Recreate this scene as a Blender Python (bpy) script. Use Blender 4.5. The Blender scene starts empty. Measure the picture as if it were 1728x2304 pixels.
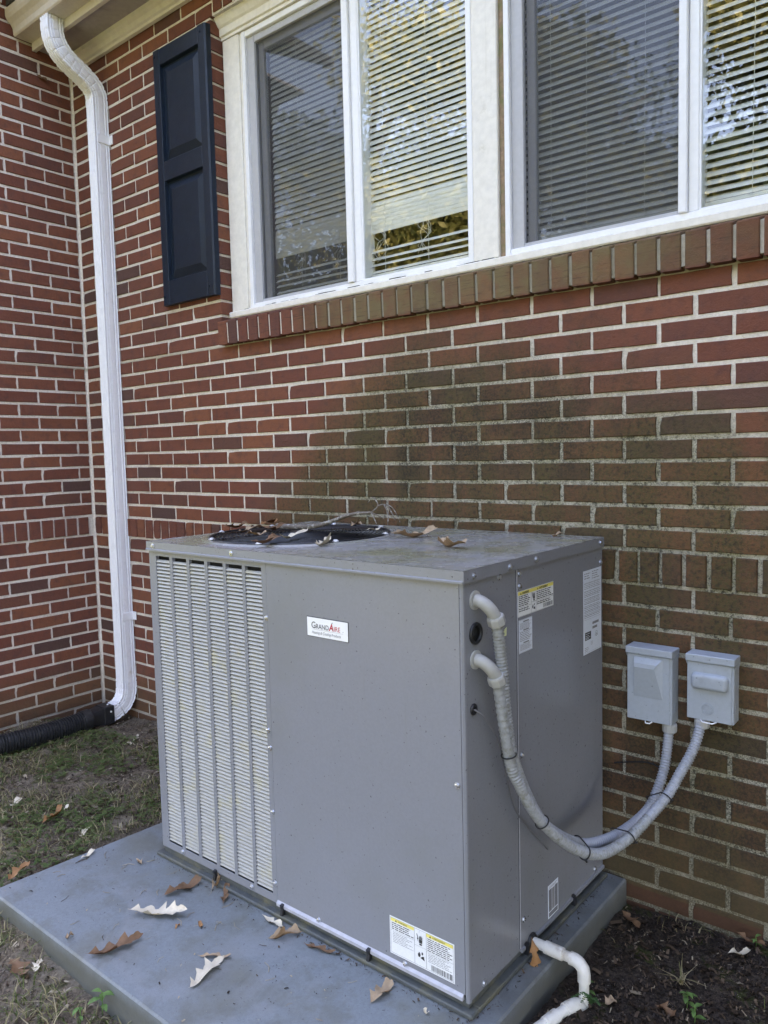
import bpy, math, random
import numpy as np
from mathutils import Vector, Matrix, Euler
random.seed(7); RNG = np.random.default_rng(7)
sc = bpy.context.scene
C = sc.collection
RAD = math.radians

# ------------------------------------------------------------------ camera, sky, sun, exposure
CAM = np.array([2.7039, -2.2933, 1.3965])
ROT = np.array([[0.77359, 0.63323, -0.02401], [-0.03095, 0.07560, 0.99666], [-0.63292, 0.77027, -0.07808]])
F = 1735.7
cd = bpy.data.cameras.new('camera'); cam = bpy.data.objects.new('camera', cd); C.objects.link(cam)
cd.sensor_fit = 'HORIZONTAL'; cd.sensor_width = 36.0; cd.lens = 36.0 * F / 1728.0
cd.clip_start = 0.05; cd.clip_end = 600
m = Matrix.Identity(4)
for i in range(3):
    m[i][0] = ROT[0][i]; m[i][1] = ROT[1][i]; m[i][2] = -ROT[2][i]; m[i][3] = CAM[i]
cam.matrix_world = m
sc.camera = cam

SUN_EL, SUN_AZ = 44.0, 15.0          # the sun stands behind the house
w = bpy.data.worlds.new('World'); sc.world = w; w.use_nodes = True
nt = w.node_tree
sky = nt.nodes.new('ShaderNodeTexSky'); sky.sky_type = 'NISHITA'; sky.sun_disc = False
sky.sun_elevation = RAD(SUN_EL); sky.sun_rotation = RAD(SUN_AZ); sky.air_density = 1.0; sky.dust_density = 2.0; sky.ozone_density = 1.0
nt.links.new(sky.outputs[0], nt.nodes['Background'].inputs[0]); nt.nodes['Background'].inputs[1].default_value = 0.15
sl = bpy.data.lights.new('sun', 'SUN'); sl.energy = 4.5; sl.angle = RAD(0.55); sl.color = (1, .94, .84)
so = bpy.data.objects.new('sun', sl); C.objects.link(so)
sd = Vector((math.sin(RAD(SUN_AZ)) * math.cos(RAD(SUN_EL)), math.cos(RAD(SUN_AZ)) * math.cos(RAD(SUN_EL)), math.sin(RAD(SUN_EL))))
so.rotation_euler = sd.to_track_quat('Z', 'Y').to_euler(); so.location = (0, 20, 20)
vs = sc.view_settings
vs.view_transform = 'Standard'; vs.look = 'None'; vs.gamma = 1.0; vs.exposure = 3.68
vs.use_white_balance = True; vs.white_balance_temperature = 7700; vs.white_balance_tint = 24
sc.cycles.max_bounces = 8; sc.cycles.transparent_max_bounces = 24

def ray_hit(px, py, ax, v):
    """point where the sight line of photo pixel (px, py) meets the plane coordinate[ax] = v"""
    d = ROT.T @ np.array([(px - 864) / F, (1152 - py) / F, 1.0])
    return CAM + d * ((v - CAM[ax]) / d[ax])

# ------------------------------------------------------------------ materials
def nodes(name):
    mt = bpy.data.materials.new(name); mt.use_nodes = True
    t = mt.node_tree; b = t.nodes['Principled BSDF']
    return mt, t, b
class G:
    """small helper to write node graphs"""
    def __init__(s, t): s.t = t
    def n(s, typ, **k):
        nd = s.t.nodes.new(typ)
        for a, v in k.items(): setattr(nd, a, v)
        return nd
    def set(s, sock, v):
        if hasattr(v, 'is_output'): s.t.links.new(v, sock)
        elif isinstance(v, (tuple, list)) and len(v) == 3 and sock.type == 'RGBA': sock.default_value = (*v, 1)
        else: sock.default_value = v
    def pos(s): return s.n('ShaderNodeNewGeometry').outputs['Position']
    def obj(s): return s.n('ShaderNodeTexCoord').outputs['Object']
    def rnd(s): return s.n('ShaderNodeObjectInfo').outputs['Random']
    def noise(s, vec, scale, detail=3, rough=.55, out=0, dist=0.0):
        nd = s.n('ShaderNodeTexNoise'); s.set(nd.inputs['Vector'], vec); nd.inputs['Scale'].default_value = scale
        nd.inputs['Detail'].default_value = detail; nd.inputs['Roughness'].default_value = rough; nd.inputs['Distortion'].default_value = dist
        return nd.outputs[out]
    def math(s, op, a, b=0.0, c=None, clamp=False):
        nd = s.n('ShaderNodeMath', operation=op, use_clamp=clamp); s.set(nd.inputs[0], a); s.set(nd.inputs[1], b)
        if c is not None: s.set(nd.inputs[2], c)
        return nd.outputs[0]
    def ramp(s, v, lo, hi, a=0.0, b=1.0):
        nd = s.n('ShaderNodeMapRange', interpolation_type='SMOOTHSTEP'); s.set(nd.inputs[0], v)
        for i, q in enumerate((lo, hi, a, b)): nd.inputs[i + 1].default_value = q
        return nd.outputs[0]
    def mix(s, f, a, b, mode='MIX'):
        nd = s.n('ShaderNodeMix', data_type='RGBA', blend_type=mode); s.set(nd.inputs[0], f); s.set(nd.inputs[6], a); s.set(nd.inputs[7], b)
        return nd.outputs[2]
    def cramp(s, v, stops, interp='LINEAR'):
        nd = s.n('ShaderNodeValToRGB'); s.set(nd.inputs[0], v); cr = nd.color_ramp; cr.interpolation = interp
        while len(cr.elements) < len(stops): cr.elements.new(.5)
        for e, (p, c) in zip(cr.elements, stops): e.position = p; e.color = (*c, 1)
        return nd.outputs[0]
    def sep(s, v):
        nd = s.n('ShaderNodeSeparateXYZ'); s.set(nd.inputs[0], v); return nd.outputs
    def comb(s, x, y, z):
        nd = s.n('ShaderNodeCombineXYZ')
        for i, q in enumerate((x, y, z)): s.set(nd.inputs[i], q)
        return nd.outputs[0]
    def vmul(s, v, k):
        nd = s.n('ShaderNodeVectorMath', operation='MULTIPLY'); s.set(nd.inputs[0], v); nd.inputs[1].default_value = k; return nd.outputs[0]
    def bump(s, h, strength, dist=.002):
        nd = s.n('ShaderNodeBump'); nd.inputs['Strength'].default_value = strength; nd.inputs['Distance'].default_value = dist; s.set(nd.inputs['Height'], h); return nd.outputs[0]

def paint(name, col, rough=.5, dirt=None, dirt_lo=.5, dirt_hi=.75, dscale=9, fine=.08, fscale=60, bump=.0, bscale=120, metal=0.0, spec=.5, specks=0.0, speck_scale=130, streak=0.0, rvar=.09):
    mt, t, b = nodes(name); g = G(t); P = g.pos()
    f = g.noise(P, fscale, 4)
    c = g.mix(g.ramp(f, .3, .7), tuple(x * (1 - fine) for x in col), tuple(min(1, x * (1 + fine)) for x in col))
    if dirt:
        d = g.ramp(g.noise(P, dscale, 6, .62), dirt_lo, dirt_hi); c = g.mix(d, c, dirt)
    if streak:
        sp = g.vmul(P, (38, 38, 1.6)); c = g.mix(g.math('MULTIPLY', g.ramp(g.noise(sp, 1, 4, .6), .58, .8), streak), c, dirt or (.1, .09, .07))
    if specks:
        v = g.ramp(g.noise(P, speck_scale, 2, .5), .70, .74); c = g.mix(g.math('MULTIPLY', v, specks), c, (.03, .03, .03))
    g.set(b.inputs['Base Color'], c)
    g.set(b.inputs['Roughness'], g.ramp(g.noise(P, 14, 4), .2, .8, max(.02, rough - rvar), min(1, rough + rvar)))
    b.inputs['Metallic'].default_value = metal; b.inputs['Specular IOR Level'].default_value = spec
    if bump: g.set(b.inputs['Normal'], g.bump(g.noise(P, bscale, 4 if bscale > 10 else 1), bump, .002 if bscale > 10 else .03))
    return mt

def stain_masks(g, P):
    """algae and soot on the house's main wall (world metres): returns grime 0-1, dark blotch 0-1, ground-splash 0-1"""
    x, y, z = g.sep(P)
    n = g.noise(P, 2.2, 5, .6); n2 = g.noise(P, 9, 4, .6)
    xe = g.math('ADD', x, g.math('MULTIPLY', g.math('SUBTRACT', n, .5), .8))
    ze = g.math('ADD', z, g.math('MULTIPLY', g.math('SUBTRACT', n, .5), .6))
    up = g.math('MAXIMUM', g.math('SUBTRACT', ze, 1.1), 0.0)
    gx = g.ramp(g.math('SUBTRACT', xe, g.math('MULTIPLY', up, 1.0)), -.08, .34)
    gz = g.ramp(g.math('ADD', ze, g.math('MULTIPLY', g.math('MAXIMUM', g.math('SUBTRACT', xe, 1.2), 0.0), .34)), 2.02, 1.55)
    drip = g.ramp(g.noise(g.vmul(P, (9, 9, .9)), 1, 4, .6), .30, .62, .62, 1.0)
    grime = g.math('MULTIPLY', g.math('MULTIPLY', gx, gz), drip, clamp=True)
    # black band leaving upwards to the right under the sill
    bx = g.math('MULTIPLY', g.ramp(xe, .55, 1.0), g.ramp(xe, 2.1, 1.5))
    bz = g.math('MULTIPLY', g.ramp(ze, 1.24, 1.38), g.ramp(ze, 1.80, 1.52))
    band = g.math('MULTIPLY', g.math('MULTIPLY', bx, bz), g.ramp(n2, .34, .62), clamp=True)
    low = g.math('MULTIPLY', g.ramp(xe, 1.1, 1.6), g.ramp(ze, .95, .25))  # darker towards the lower right of the wall
    low = g.math('MULTIPLY', low, g.ramp(n2, .28, .60), clamp=True)
    dark = g.math('MAXIMUM', band, low)
    splash = g.ramp(g.math('ADD', z, g.math('MULTIPLY', g.math('SUBTRACT', n2, .5), .25)), .34, .08)
    sill = g.math('MULTIPLY', g.math('MULTIPLY', g.ramp(xe, .15, .8), g.ramp(xe, 2.6, 1.6)), g.ramp(z, 1.885, 1.90))
    return grime, dark, splash, sill

def brick_mat(name, tone_attr=False, soldier=False):
    mt, t, b = nodes(name); g = G(t); P = g.pos()
    if tone_attr:
        r = g.n('ShaderNodeAttribute', attribute_type='GEOMETRY', attribute_name='tone').outputs['Fac']
    else:
        r = g.rnd()
    c = g.cramp(r, [(0, (.098, .055, .046)), (.07, (.140, .056, .042)), (.3, (.190, .068, .043)), (.6, (.164, .058, .039)), (.82, (.230, .086, .047)), (.95, (.196, .070, .043)), (1, (.120, .058, .044))])
    nn = g.noise(P, 26, 5, .6); nf = g.noise(P, 260, 3, .6)
    c = g.mix(g.math('MULTIPLY', g.ramp(nn, .45, .75), .55), c, (.085, .045, .042))
    c = g.mix(g.math('MULTIPLY', g.ramp(nf, .56, .7), .35), c, (.06, .03, .028))
    c = g.mix(g.math('MULTIPLY', g.ramp(g.noise(P, 190, 2), .66, .74), .4), c, (.27, .13, .09))
    grime, dark, splash, sill = stain_masks(g, P)
    fg = g.ramp(g.noise(P, 130, 5, .75), .40, .60)
    gr = g.math('MULTIPLY', grime, g.math('ADD', .60, g.math('MULTIPLY', fg, .38)))
    if soldier: gr = g.math('MAXIMUM', gr, g.math('MULTIPLY', sill, g.math('ADD', .50, g.math('MULTIPLY', g.ramp(g.noise(P, 12, 3), .35, .65), .45))))
    olive = g.mix(g.noise(P, 7, 3), (.070, .063, .022), (.088, .072, .032))
    if soldier: olive = g.mix(sill, olive, (.165, .125, .062))
    c = g.mix(gr, c, olive)
    c = g.mix(g.math('MULTIPLY', g.math('MULTIPLY', grime, .75), g.ramp(g.noise(P, 75, 5, .75), .48, .63)), c, (.030, .025, .020))
    c = g.mix(g.math('MULTIPLY', dark, g.math('ADD', .22, g.math('MULTIPLY', fg, .55))), c, (.026, .021, .018))
    c = g.mix(g.math('MULTIPLY', splash, .55), c, (.095, .070, .034))
    foot = g.math('MULTIPLY', g.ramp(g.sep(P)[0], 1.2, 1.7), g.ramp(g.sep(P)[2], .012, .004)); c = g.mix(g.math('MULTIPLY', foot, .55), c, (.095, .034, .024))
    if soldier:
        st = g.noise(g.vmul(P, (12, 12, 190)), 1, 3, .6)
        c = g.mix(g.math('MULTIPLY', g.ramp(st, .55, .72), .5), c, (.05, .032, .026))
    g.set(b.inputs['Base Color'], c); b.inputs['Roughness'].default_value = .88; b.inputs['Specular IOR Level'].default_value = .25
    h = g.math('ADD', g.math('MULTIPLY', nf, .5), g.noise(P, 70, 4))
    g.set(b.inputs['Normal'], g.bump(h, .75, .0035))
    return mt

def mortar_mat():
    mt, t, b = nodes('mortar'); g = G(t); P = g.pos()
    n = g.noise(P, 90, 5, .65)
    c = g.mix(g.ramp(n, .3, .7), (.62, .56, .49), (.78, .715, .63))
    c = g.mix(g.math('MULTIPLY', g.ramp(g.noise(P, 5, 4), .5, .75), .5), c, (.36, .31, .27))
    grime, dark, splash, sill = stain_masks(g, P)
    sp = g.ramp(g.noise(P, 210, 3, .7), .44, .60)
    c = g.mix(g.math('MULTIPLY', grime, g.math('ADD', .68, g.math('MULTIPLY', sp, .30))), c, g.mix(g.ramp(g.noise(P, 6, 3), .35, .65), (.185, .178, .085), (.235, .225, .150)))
    black = g.math('MULTIPLY', g.math('MULTIPLY', grime, .9), g.ramp(g.noise(P, 100, 5, .75), .48, .60))
    black = g.math('MAXIMUM', black, g.math('MULTIPLY', dark, sp))
    c = g.mix(black, c, (.045, .045, .035))
    c = g.mix(g.math('MULTIPLY', sill, .75), c, (.15, .14, .09))
    c = g.mix(g.math('MULTIPLY', splash, .45), c, (.17, .14, .08))
    c = g.mix(g.math('MULTIPLY', g.math('MULTIPLY', g.ramp(g.sep(P)[2], 1.90, 1.885), g.ramp(g.sep(P)[2], 1.86, 1.885)), .6), c, (.20, .18, .09))
    g.set(b.inputs['Base Color'], c); b.inputs['Roughness'].default_value = .95; b.inputs['Specular IOR Level'].default_value = .2
    g.set(b.inputs['Normal'], g.bump(g.math('ADD', g.noise(P, 160, 4, .7), g.noise(P, 40, 3)), .7, .004))
    return mt

M = {}
M['brick'] = brick_mat('brick_clay'); M['brick_far'] = brick_mat('brick_clay_course', True); M['soldier'] = brick_mat('brick_clay_soldier', False, True)
M['mortar'] = mortar_mat()
M['trim'] = paint('cream_trim_paint', (.68, .63, .55), .55, (.42, .34, .24), .60, .82, 7, .04, 30, .15, 90, streak=.25)
M['casing'] = paint('white_casing_paint', (.80, .76, .69), .5, (.50, .46, .36), .62, .84, 9, .05, 40, .35, 110, streak=.35)
M['vinyl'] = paint('white_vinyl', (.84, .84, .85), .35, fine=.02)
M['grey_frame'] = paint('grey_screen_frame', (.45, .45, .47), .4, fine=.03)
M['soffit'] = paint('soffit_board', (.40, .36, .33), .7, (.27, .24, .22), .5, .75, 10, .06, 40, .2)
M['gutter'] = paint('gutter_enamel', (.62, .56, .47), .4, (.36, .29, .20), .60, .8, 8, .04)
M['spout'] = paint('white_enamel', (.83, .83, .85), .33, (.55, .48, .34), .66, .86, 6, .02)
M['shutter'] = paint('navy_shutter_vinyl', (.0060, .0145, .0290), .45, (.009, .019, .036), .5, .75, 20, .12, 90, .25, 140, spec=.35)
M['cabinet'] = paint('grey_cabinet_enamel', (.232, .240, .262), .25, (.212, .220, .222), .48, .78, 1.6, .025, 160, .025, 1.8, specks=.7, speck_scale=120, streak=.5, rvar=.02)
M['cabinet_top'] = paint('grey_cabinet_top', (.27, .27, .262), .26, (.205, .200, .125), .40, .66, 3.6, .04, 90, specks=.6, speck_scale=170)
M['louvre'] = paint('skylit_louvre_enamel', (.395, .392, .37), .5, (.43, .405, .30), .52, .7, 11, .05, 60, specks=.4, speck_scale=160)  # yellowed slat enamel; skylight on the upturned faces put into its lighter colour
M['dark'] = paint('dark_inside', (.012, .012, .013), .8)
M['rail'] = paint('base_rail', (.075, .083, .080), .6, (.13, .125, .085), .45, .7, 14, .1, 60, .2)
M['rail_edge'] = paint('pale_flange', (.42, .42, .45), .4)
M['pad'] = pad_mat() if False else paint('blue_grey_pad', (.180, .204, .214), .62, (.160, .165, .145), .45, .72, 3.2, .06, 110, .15, 240, specks=.55, speck_scale=150)
M['black'] = paint('black_plastic', (.016, .017, .019), .42, (.035, .035, .036), .5, .75, 30, .1)
M['wire'] = paint('black_coated_wire', (.012, .014, .018), .32)
M['chrome'] = paint('zinc_screw', (.62, .63, .65), .28, metal=.85, fine=.06)
M['white_cap'] = paint('white_screw_cap', (.75, .76, .78), .3)
M['pvc'] = paint('white_pvc', (.74, .72, .66), .38, (.42, .34, .24), .55, .78, 22, .04, 60, .08)
M['elbow'] = paint('grey_elbow_plastic', (.41, .41, .39), .42, fine=.03)
M['hose'] = paint('grey_conduit', (.35, .37, .41), .42, (.26, .265, .25), .52, .76, 45, .06, 90, .2, 200)
M['hose_dirty'] = paint('mildewed_conduit', (.31, .325, .335), .6, (.21, .21, .175), .44, .74, 70, .08, 90, .3, 220)
M['box'] = paint('box_enamel', (.38, .42, .46), .42, (.30, .33, .36), .55, .8, 12, .03, 90, specks=.4, speck_scale=110)
M['plate'] = paint('white_plate', (.86, .87, .87), .35, fine=.01)
M['paper'] = paint('label_paper', (.80, .81, .80), .5, fine=.03, fscale=200)
M['paper_blue'] = paint('label_paper_cool', (.70, .75, .82), .45, fine=.03, fscale=200)
M['yellow'] = paint('label_yellow', (.85, .74, .18), .5, fine=.03)
M['sticker'] = paint('pale_yellow_sticker', (.75, .80, .45), .6)
M['ink'] = paint('black_ink', (.03, .03, .03), .6)
M['ink_grey'] = paint('grey_ink', (.22, .22, .23), .6)
M['ink_red'] = paint('red_ink', (.55, .03, .05), .5)
M['blind'] = paint('white_blind_slat', (.80, .77, .72), .45, fine=.02)
M['room'] = paint('dim_room_plaster', (.16, .15, .14), .8)  # the unlit room's dimness is put into a darker plaster colour
M['roof'] = paint('dark_shingle', (.09, .085, .08), .9, (.05, .05, .05), .4, .7, 8, .2, 40)
M['stain'] = paint('brown_caulk', (.28, .19, .12), .8, (.17, .17, .07), .4, .65, 14, .2, 60)
M['bark'] = paint('grey_bark', (.15, .125, .10), .9, (.36, .35, .31), .5, .62, 60, .2, 90, .6, 150)
M['trunk'] = paint('tree_trunk_bark', (.055, .045, .036), .95, (.09, .08, .065), .4, .7, 6, .2, 20, .6, 30)

def weather_and_tone_pad():
    mt = M['pad']; t = mt.node_tree; g = G(t); b = t.nodes['Principled BSDF']; P = g.pos()
    src = b.inputs['Base Color'].links[0].from_socket
    c = g.mix(g.math('MULTIPLY', g.ramp(g.noise(P, 8, 6, .7), .46, .66), .55), src, (.125, .125, .10))
    c = g.mix(g.math('MULTIPLY', g.ramp(g.noise(P, 2.3, 5, .6, 0, 1.2), .52, .60), .35), c, (.24, .255, .265))
    c = g.mix(g.math('MULTIPLY', g.ramp(g.noise(P, 420, 3, .6), .56, .70), .5), c, (.09, .10, .115))
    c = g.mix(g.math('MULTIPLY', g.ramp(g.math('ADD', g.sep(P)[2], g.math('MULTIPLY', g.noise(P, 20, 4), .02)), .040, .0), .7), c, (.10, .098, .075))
    c = g.mix(g.math('MULTIPLY', g.math('MULTIPLY', g.ramp(g.sep(P)[0], 1.68, 1.74), g.ramp(g.noise(P, 12, 4), .3, .6)), .35), c, (.085, .095, .105))  # right strip of the pad is darker, mottled by noise
    g.set(b.inputs['Base Color'], c)
    g.set(b.inputs['Normal'], g.bump(g.math('ADD', g.noise(P, 300, 4, .7), g.noise(P, 30, 4)), .35, .002))
weather_and_tone_pad()

def leaf_mat(name, top, under, var=.25):
    mt, t, b = nodes(name); g = G(t); P = g.obj()
    bf = g.n('ShaderNodeNewGeometry').outputs['Backfacing']
    n = g.noise(P, 60, 4, .6)
    a = g.mix(g.ramp(n, .3, .75), top, tuple(x * (1 - var) for x in top)); u = g.mix(g.ramp(n, .3, .75), under, tuple(x * (1 - var * .7) for x in under))
    c = g.mix(g.math('MULTIPLY', g.ramp(g.noise(P, 22, 3), .58, .72), .45), g.mix(bf, a, u), (.12, .06, .03))
    g.set(b.inputs['Base Color'], c); b.inputs['Roughness'].default_value = .65; b.inputs['Specular IOR Level'].default_value = .3
    g.set(b.inputs['Normal'], g.bump(g.noise(P, 200, 3), .3, .001))
    return mt
M['leaf_pale'] = leaf_mat('pale_dead_leaf', (.62, .53, .38), (.66, .58, .44), .22)
M['leaf_brown'] = leaf_mat('brown_dead_leaf', (.155, .070, .032), (.21, .115, .060), .4)
M['leaf_tan'] = leaf_mat('tan_dead_leaf', (.34, .21, .115), (.42, .30, .19), .35)
M['leaf_rust'] = leaf_mat('rust_dead_leaf', (.25, .085, .022), (.34, .17, .07), .35)
M['weed'] = leaf_mat('weed_green', (.075, .17, .030), (.10, .19, .05), .35)
M['fern'] = leaf_mat('fern_green', (.045, .12, .035), (.07, .15, .05), .3)

def foliage_mat(name, cols, trans=.35):
    mt, t, b = nodes(name); g = G(t)
    a = g.n('ShaderNodeAttribute', attribute_type='GEOMETRY', attribute_name='tone').outputs['Fac']
    n = len(cols); c = g.cramp(a, [(i / (n - 1), q) for i, q in enumerate(cols)])
    g.set(b.inputs['Base Color'], c); b.inputs['Roughness'].default_value = .6; b.inputs['Specular IOR Level'].default_value = .25
    tr = g.n('ShaderNodeBsdfTranslucent'); g.set(tr.inputs[0], c)
    mx = g.n('ShaderNodeMixShader'); mx.inputs[0].default_value = trans
    t.links.new(b.outputs[0], mx.inputs[1]); t.links.new(tr.outputs[0], mx.inputs[2]); t.links.new(mx.outputs[0], t.nodes['Material Output'].inputs[0])
    return mt
M['crown'] = foliage_mat('autumn_oak_foliage', [(.030, .042, .012), (.060, .075, .016), (.17, .17, .045), (.36, .34, .12)], .5)
M['crown_dark'] = foliage_mat('evergreen_foliage', [(.018, .032, .012), (.03, .05, .016), (.045, .07, .02)], .25)
M['grass'] = foliage_mat('grass_blades', [(.06, .09, .026), (.12, .145, .045), (.28, .24, .12), (.42, .35, .21)], .3)
M['clover'] = foliage_mat('clover_leaves', [(.055, .090, .026), (.095, .140, .042), (.15, .18, .065)], .3)
M['litter'] = foliage_mat('leaf_litter_bits', [(.022, .016, .012), (.055, .036, .024), (.10, .066, .042), (.17, .12, .08), (.36, .30, .21)], .05)

def glass_mat():
    mt, t, b = nodes('window_glass'); g = G(t); t.nodes.remove(b)
    tr = g.n('ShaderNodeBsdfTransparent'); tr.inputs[0].default_value = (.93, .95, .94, 1)
    gl = g.n('ShaderNodeBsdfGlossy'); gl.inputs['Roughness'].default_value = 0.0
    fr = g.n('ShaderNodeFresnel'); fr.inputs[0].default_value = 1.95
    ff = g.math('MULTIPLY', fr.outputs[0], g.math('SUBTRACT', 1.0, g.n('ShaderNodeNewGeometry').outputs['Backfacing']))
    P = g.pos(); g.set(gl.inputs['Normal'], g.bump(g.noise(P, 1.6, 1), .03, .02))
    mx = g.n('ShaderNodeMixShader'); t.links.new(ff, mx.inputs[0]); t.links.new(tr.outputs[0], mx.inputs[1]); t.links.new(gl.outputs[0], mx.inputs[2])
    t.links.new(mx.outputs[0], t.nodes['Material Output'].inputs[0]); return mt
M['glass'] = glass_mat()
def screen_mat():
    mt, t, b = nodes('insect_screen_mesh'); g = G(t)
    b.inputs['Base Color'].default_value = (.05, .052, .056, 1); b.inputs['Roughness'].default_value = .7
    tr = g.n('ShaderNodeBsdfTransparent'); mx = g.n('ShaderNodeMixShader'); mx.inputs[0].default_value = .50
    t.links.new(tr.outputs[0], mx.inputs[1]); t.links.new(b.outputs[0], mx.inputs[2]); t.links.new(mx.outputs[0], t.nodes['Material Output'].inputs[0]); return mt
M['screen'] = screen_mat()

def soil_mat():
    mt, t, b = nodes('soil'); g = G(t); P = g.pos(); x, y, z = g.sep(P)
    n = g.noise(P, 5, 6, .65); f = g.noise(P, 90, 5, .7)
    wet = g.ramp(g.math('ADD', x, g.math('MULTIPLY', n, .3)), 1.55, 1.95)
    c = g.mix(g.ramp(f, .35, .65), (.070, .054, .038), (.22, .172, .12))
    c = g.mix(g.math('MULTIPLY', g.ramp(n, .45, .65), .55), c, (.25, .21, .155))
    d = g.mix(g.ramp(f, .35, .68), (.026, .020, .016), (.088, .066, .050))
    c = g.mix(wet, c, d)
    moss = g.math('MULTIPLY', g.ramp(g.noise(P, 9, 5, .65), .54, .66), .7)
    c = g.mix(moss, c, g.mix(g.noise(P, 120, 2), (.035, .048, .010), (.085, .100, .022)))
    white = g.ramp(g.noise(P, 160, 1), .735, .75); c = g.mix(g.math('MULTIPLY', white, .8), c, (.38, .35, .31))
    far = g.ramp(g.math('ABSOLUTE', y), 3.2, 6.0); c = g.mix(far, c, g.mix(n, (.04, .07, .015), (.10, .11, .035)))
    g.set(b.inputs['Base Color'], c); b.inputs['Roughness'].default_value = .95; b.inputs['Specular IOR Level'].default_value = .2
    g.set(b.inputs['Normal'], g.bump(g.math('ADD', f, g.noise(P, 35, 4, .6)), .9, .012)); return mt
M['soil'] = soil_mat()

# ------------------------------------------------------------------ mesh helpers
class MB:
    def __init__(s): s.v = []; s.f = []; s.m = []
    def add(s, vs, fs, m=0):
        o = len(s.v); s.v += [tuple(map(float, q)) for q in vs]; s.f += [tuple(o + i for i in q) for q in fs]; s.m += [m] * len(fs); return s
    def box(s, x0, x1, y0, y1, z0, z1, m=0):
        return s.add([(x, y, z) for z in (z0, z1) for y in (y0, y1) for x in (x0, x1)],
                     [(0, 2, 3, 1), (4, 5, 7, 6), (0, 1, 5, 4), (2, 6, 7, 3), (0, 4, 6, 2), (1, 3, 7, 5)], m)
    def cbox(s, x0, x1, y0, y1, z0, z1, c=.002, m=0):
        L = ((x0, x1), (y0, y1), (z0, z1)); vs = []; idx = {}
        for sx in (0, 1):
            for sy in (0, 1):
                for sz in (0, 1):
                    S = (sx, sy, sz); cor = [L[i][S[i]] for i in range(3)]; inn = [cor[i] + (c if S[i] == 0 else -c) for i in range(3)]
                    for a in range(3):
                        q = list(inn); q[a] = cor[a]; idx[(S, a)] = len(vs); vs.append(q)
        fs = []
        for a in range(3):
            b_, c_ = (a + 1) % 3, (a + 2) % 3
            for sa in (0, 1):
                loop = []
                for (p, q) in ((0, 0), (1, 0), (1, 1), (0, 1)):
                    S = [0, 0, 0]; S[a] = sa; S[b_] = p; S[c_] = q; loop.append(idx[(tuple(S), a)])
                fs.append(tuple(loop if sa else loop[::-1]))
            for p in (0, 1):
                for q in (0, 1):
                    S0 = [0, 0, 0]; S1 = [0, 0, 0]; S0[a] = 0; S1[a] = 1; S0[b_] = S1[b_] = p; S0[c_] = S1[c_] = q
                    l = [idx[(tuple(S0), b_)], idx[(tuple(S1), b_)], idx[(tuple(S1), c_)], idx[(tuple(S0), c_)]]
                    fs.append(tuple(l if p == q else l[::-1]))
        for sx in (0, 1):
            for sy in (0, 1):
                for sz in (0, 1):
                    l = [idx[((sx, sy, sz), a)] for a in range(3)]
                    fs.append(tuple(l if (sx + sy + sz) % 2 else l[::-1]))
        return s.add(vs, fs, m)
    def prism(s, prof, axis, a0, a1, m=0, caps=True):
        """closed 2-D profile extruded along x (profile y,z), y (profile x,z) or z (profile x,y)"""
        n = len(prof); put = {0: lambda p, a: (a, p[0], p[1]), 1: lambda p, a: (p[0], a, p[1]), 2: lambda p, a: (p[0], p[1], a)}[axis]
        vs = [put(p, a0) for p in prof] + [put(p, a1) for p in prof]
        fs = [(i, (i + 1) % n, n + (i + 1) % n, n + i) for i in range(n)]
        if caps: fs += [tuple(range(n - 1, -1, -1)), tuple(range(n, 2 * n))]
        return s.add(vs, fs, m)
    def tube(s, pts, r, seg=10, caps=True, m=0, closed=False):
        pts = [Vector(p) for p in pts]; n = len(pts); rr = r if hasattr(r, '__len__') else [r] * n
        t0 = (pts[1] - pts[0]).normalized(); ref = Vector((0, 0, 1)) if abs(t0.z) < .9 else Vector((1, 0, 0)); u = t0.cross(ref).normalized(); vs = []
        for i, p in enumerate(pts):
            t = (pts[(i + 1) % n] - pts[i - 1]) if closed else (pts[min(i + 1, n - 1)] - pts[max(i - 1, 0)]); t.normalize()
            u = (u - t * u.dot(t)).normalized(); v = t.cross(u)
            for k in range(seg):
                a = 2 * math.pi * k / seg; vs.append(p + (u * math.cos(a) + v * math.sin(a)) * rr[i])
        fs = []; N = n if closed else n - 1
        for i in range(N):
            for k in range(seg):
                j = (i + 1) % n; fs.append((i * seg + k, i * seg + (k + 1) % seg, j * seg + (k + 1) % seg, j * seg + k))
        if caps and not closed: fs += [tuple(range(seg - 1, -1, -1)), tuple((n - 1) * seg + k for k in range(seg))]
        return s.add(vs, fs, m)
    def disc(s, c, n, r, seg=16, th=.002, m=0):
        n = Vector(n).normalized(); c = Vector(c); return s.tube([c, c + n * th], r, seg, True, m)
    def sweep(s, prof, path, up, m=0):
        """rectangular-ish closed profile (a,b) swept along path; up(i) gives unit vectors for a and b"""
        n = len(prof); vs = []
        for i, p in enumerate(path):
            A, B = up(i); vs += [Vector(p) + A * q[0] + B * q[1] for q in prof]
        fs = [(i * n + k, i * n + (k + 1) % n, (i + 1) * n + (k + 1) % n, (i + 1) * n + k) for i in range(len(path) - 1) for k in range(n)]
        fs += [tuple(range(n - 1, -1, -1)), tuple((len(path) - 1) * n + k for k in range(n))]
        return s.add(vs, fs, m)
    def mesh(s, name, mats, smooth=False):
        me = bpy.data.meshes.new(name); me.from_pydata(s.v, [], s.f)
        for q in (mats if isinstance(mats, (list, tuple)) else [mats]): me.materials.append(q)
        if len(me.materials) > 1: me.polygons.foreach_set('material_index', s.m)
        if smooth:
            me.polygons.foreach_set('use_smooth', [True] * len(me.polygons))
            if smooth is not True: me.set_sharp_from_angle(angle=RAD(smooth))
        return me
    def build(s, name, mats, parent=None, smooth=False, **k):
        return link(name, s.mesh(name, mats, smooth), parent, **k)

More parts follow.
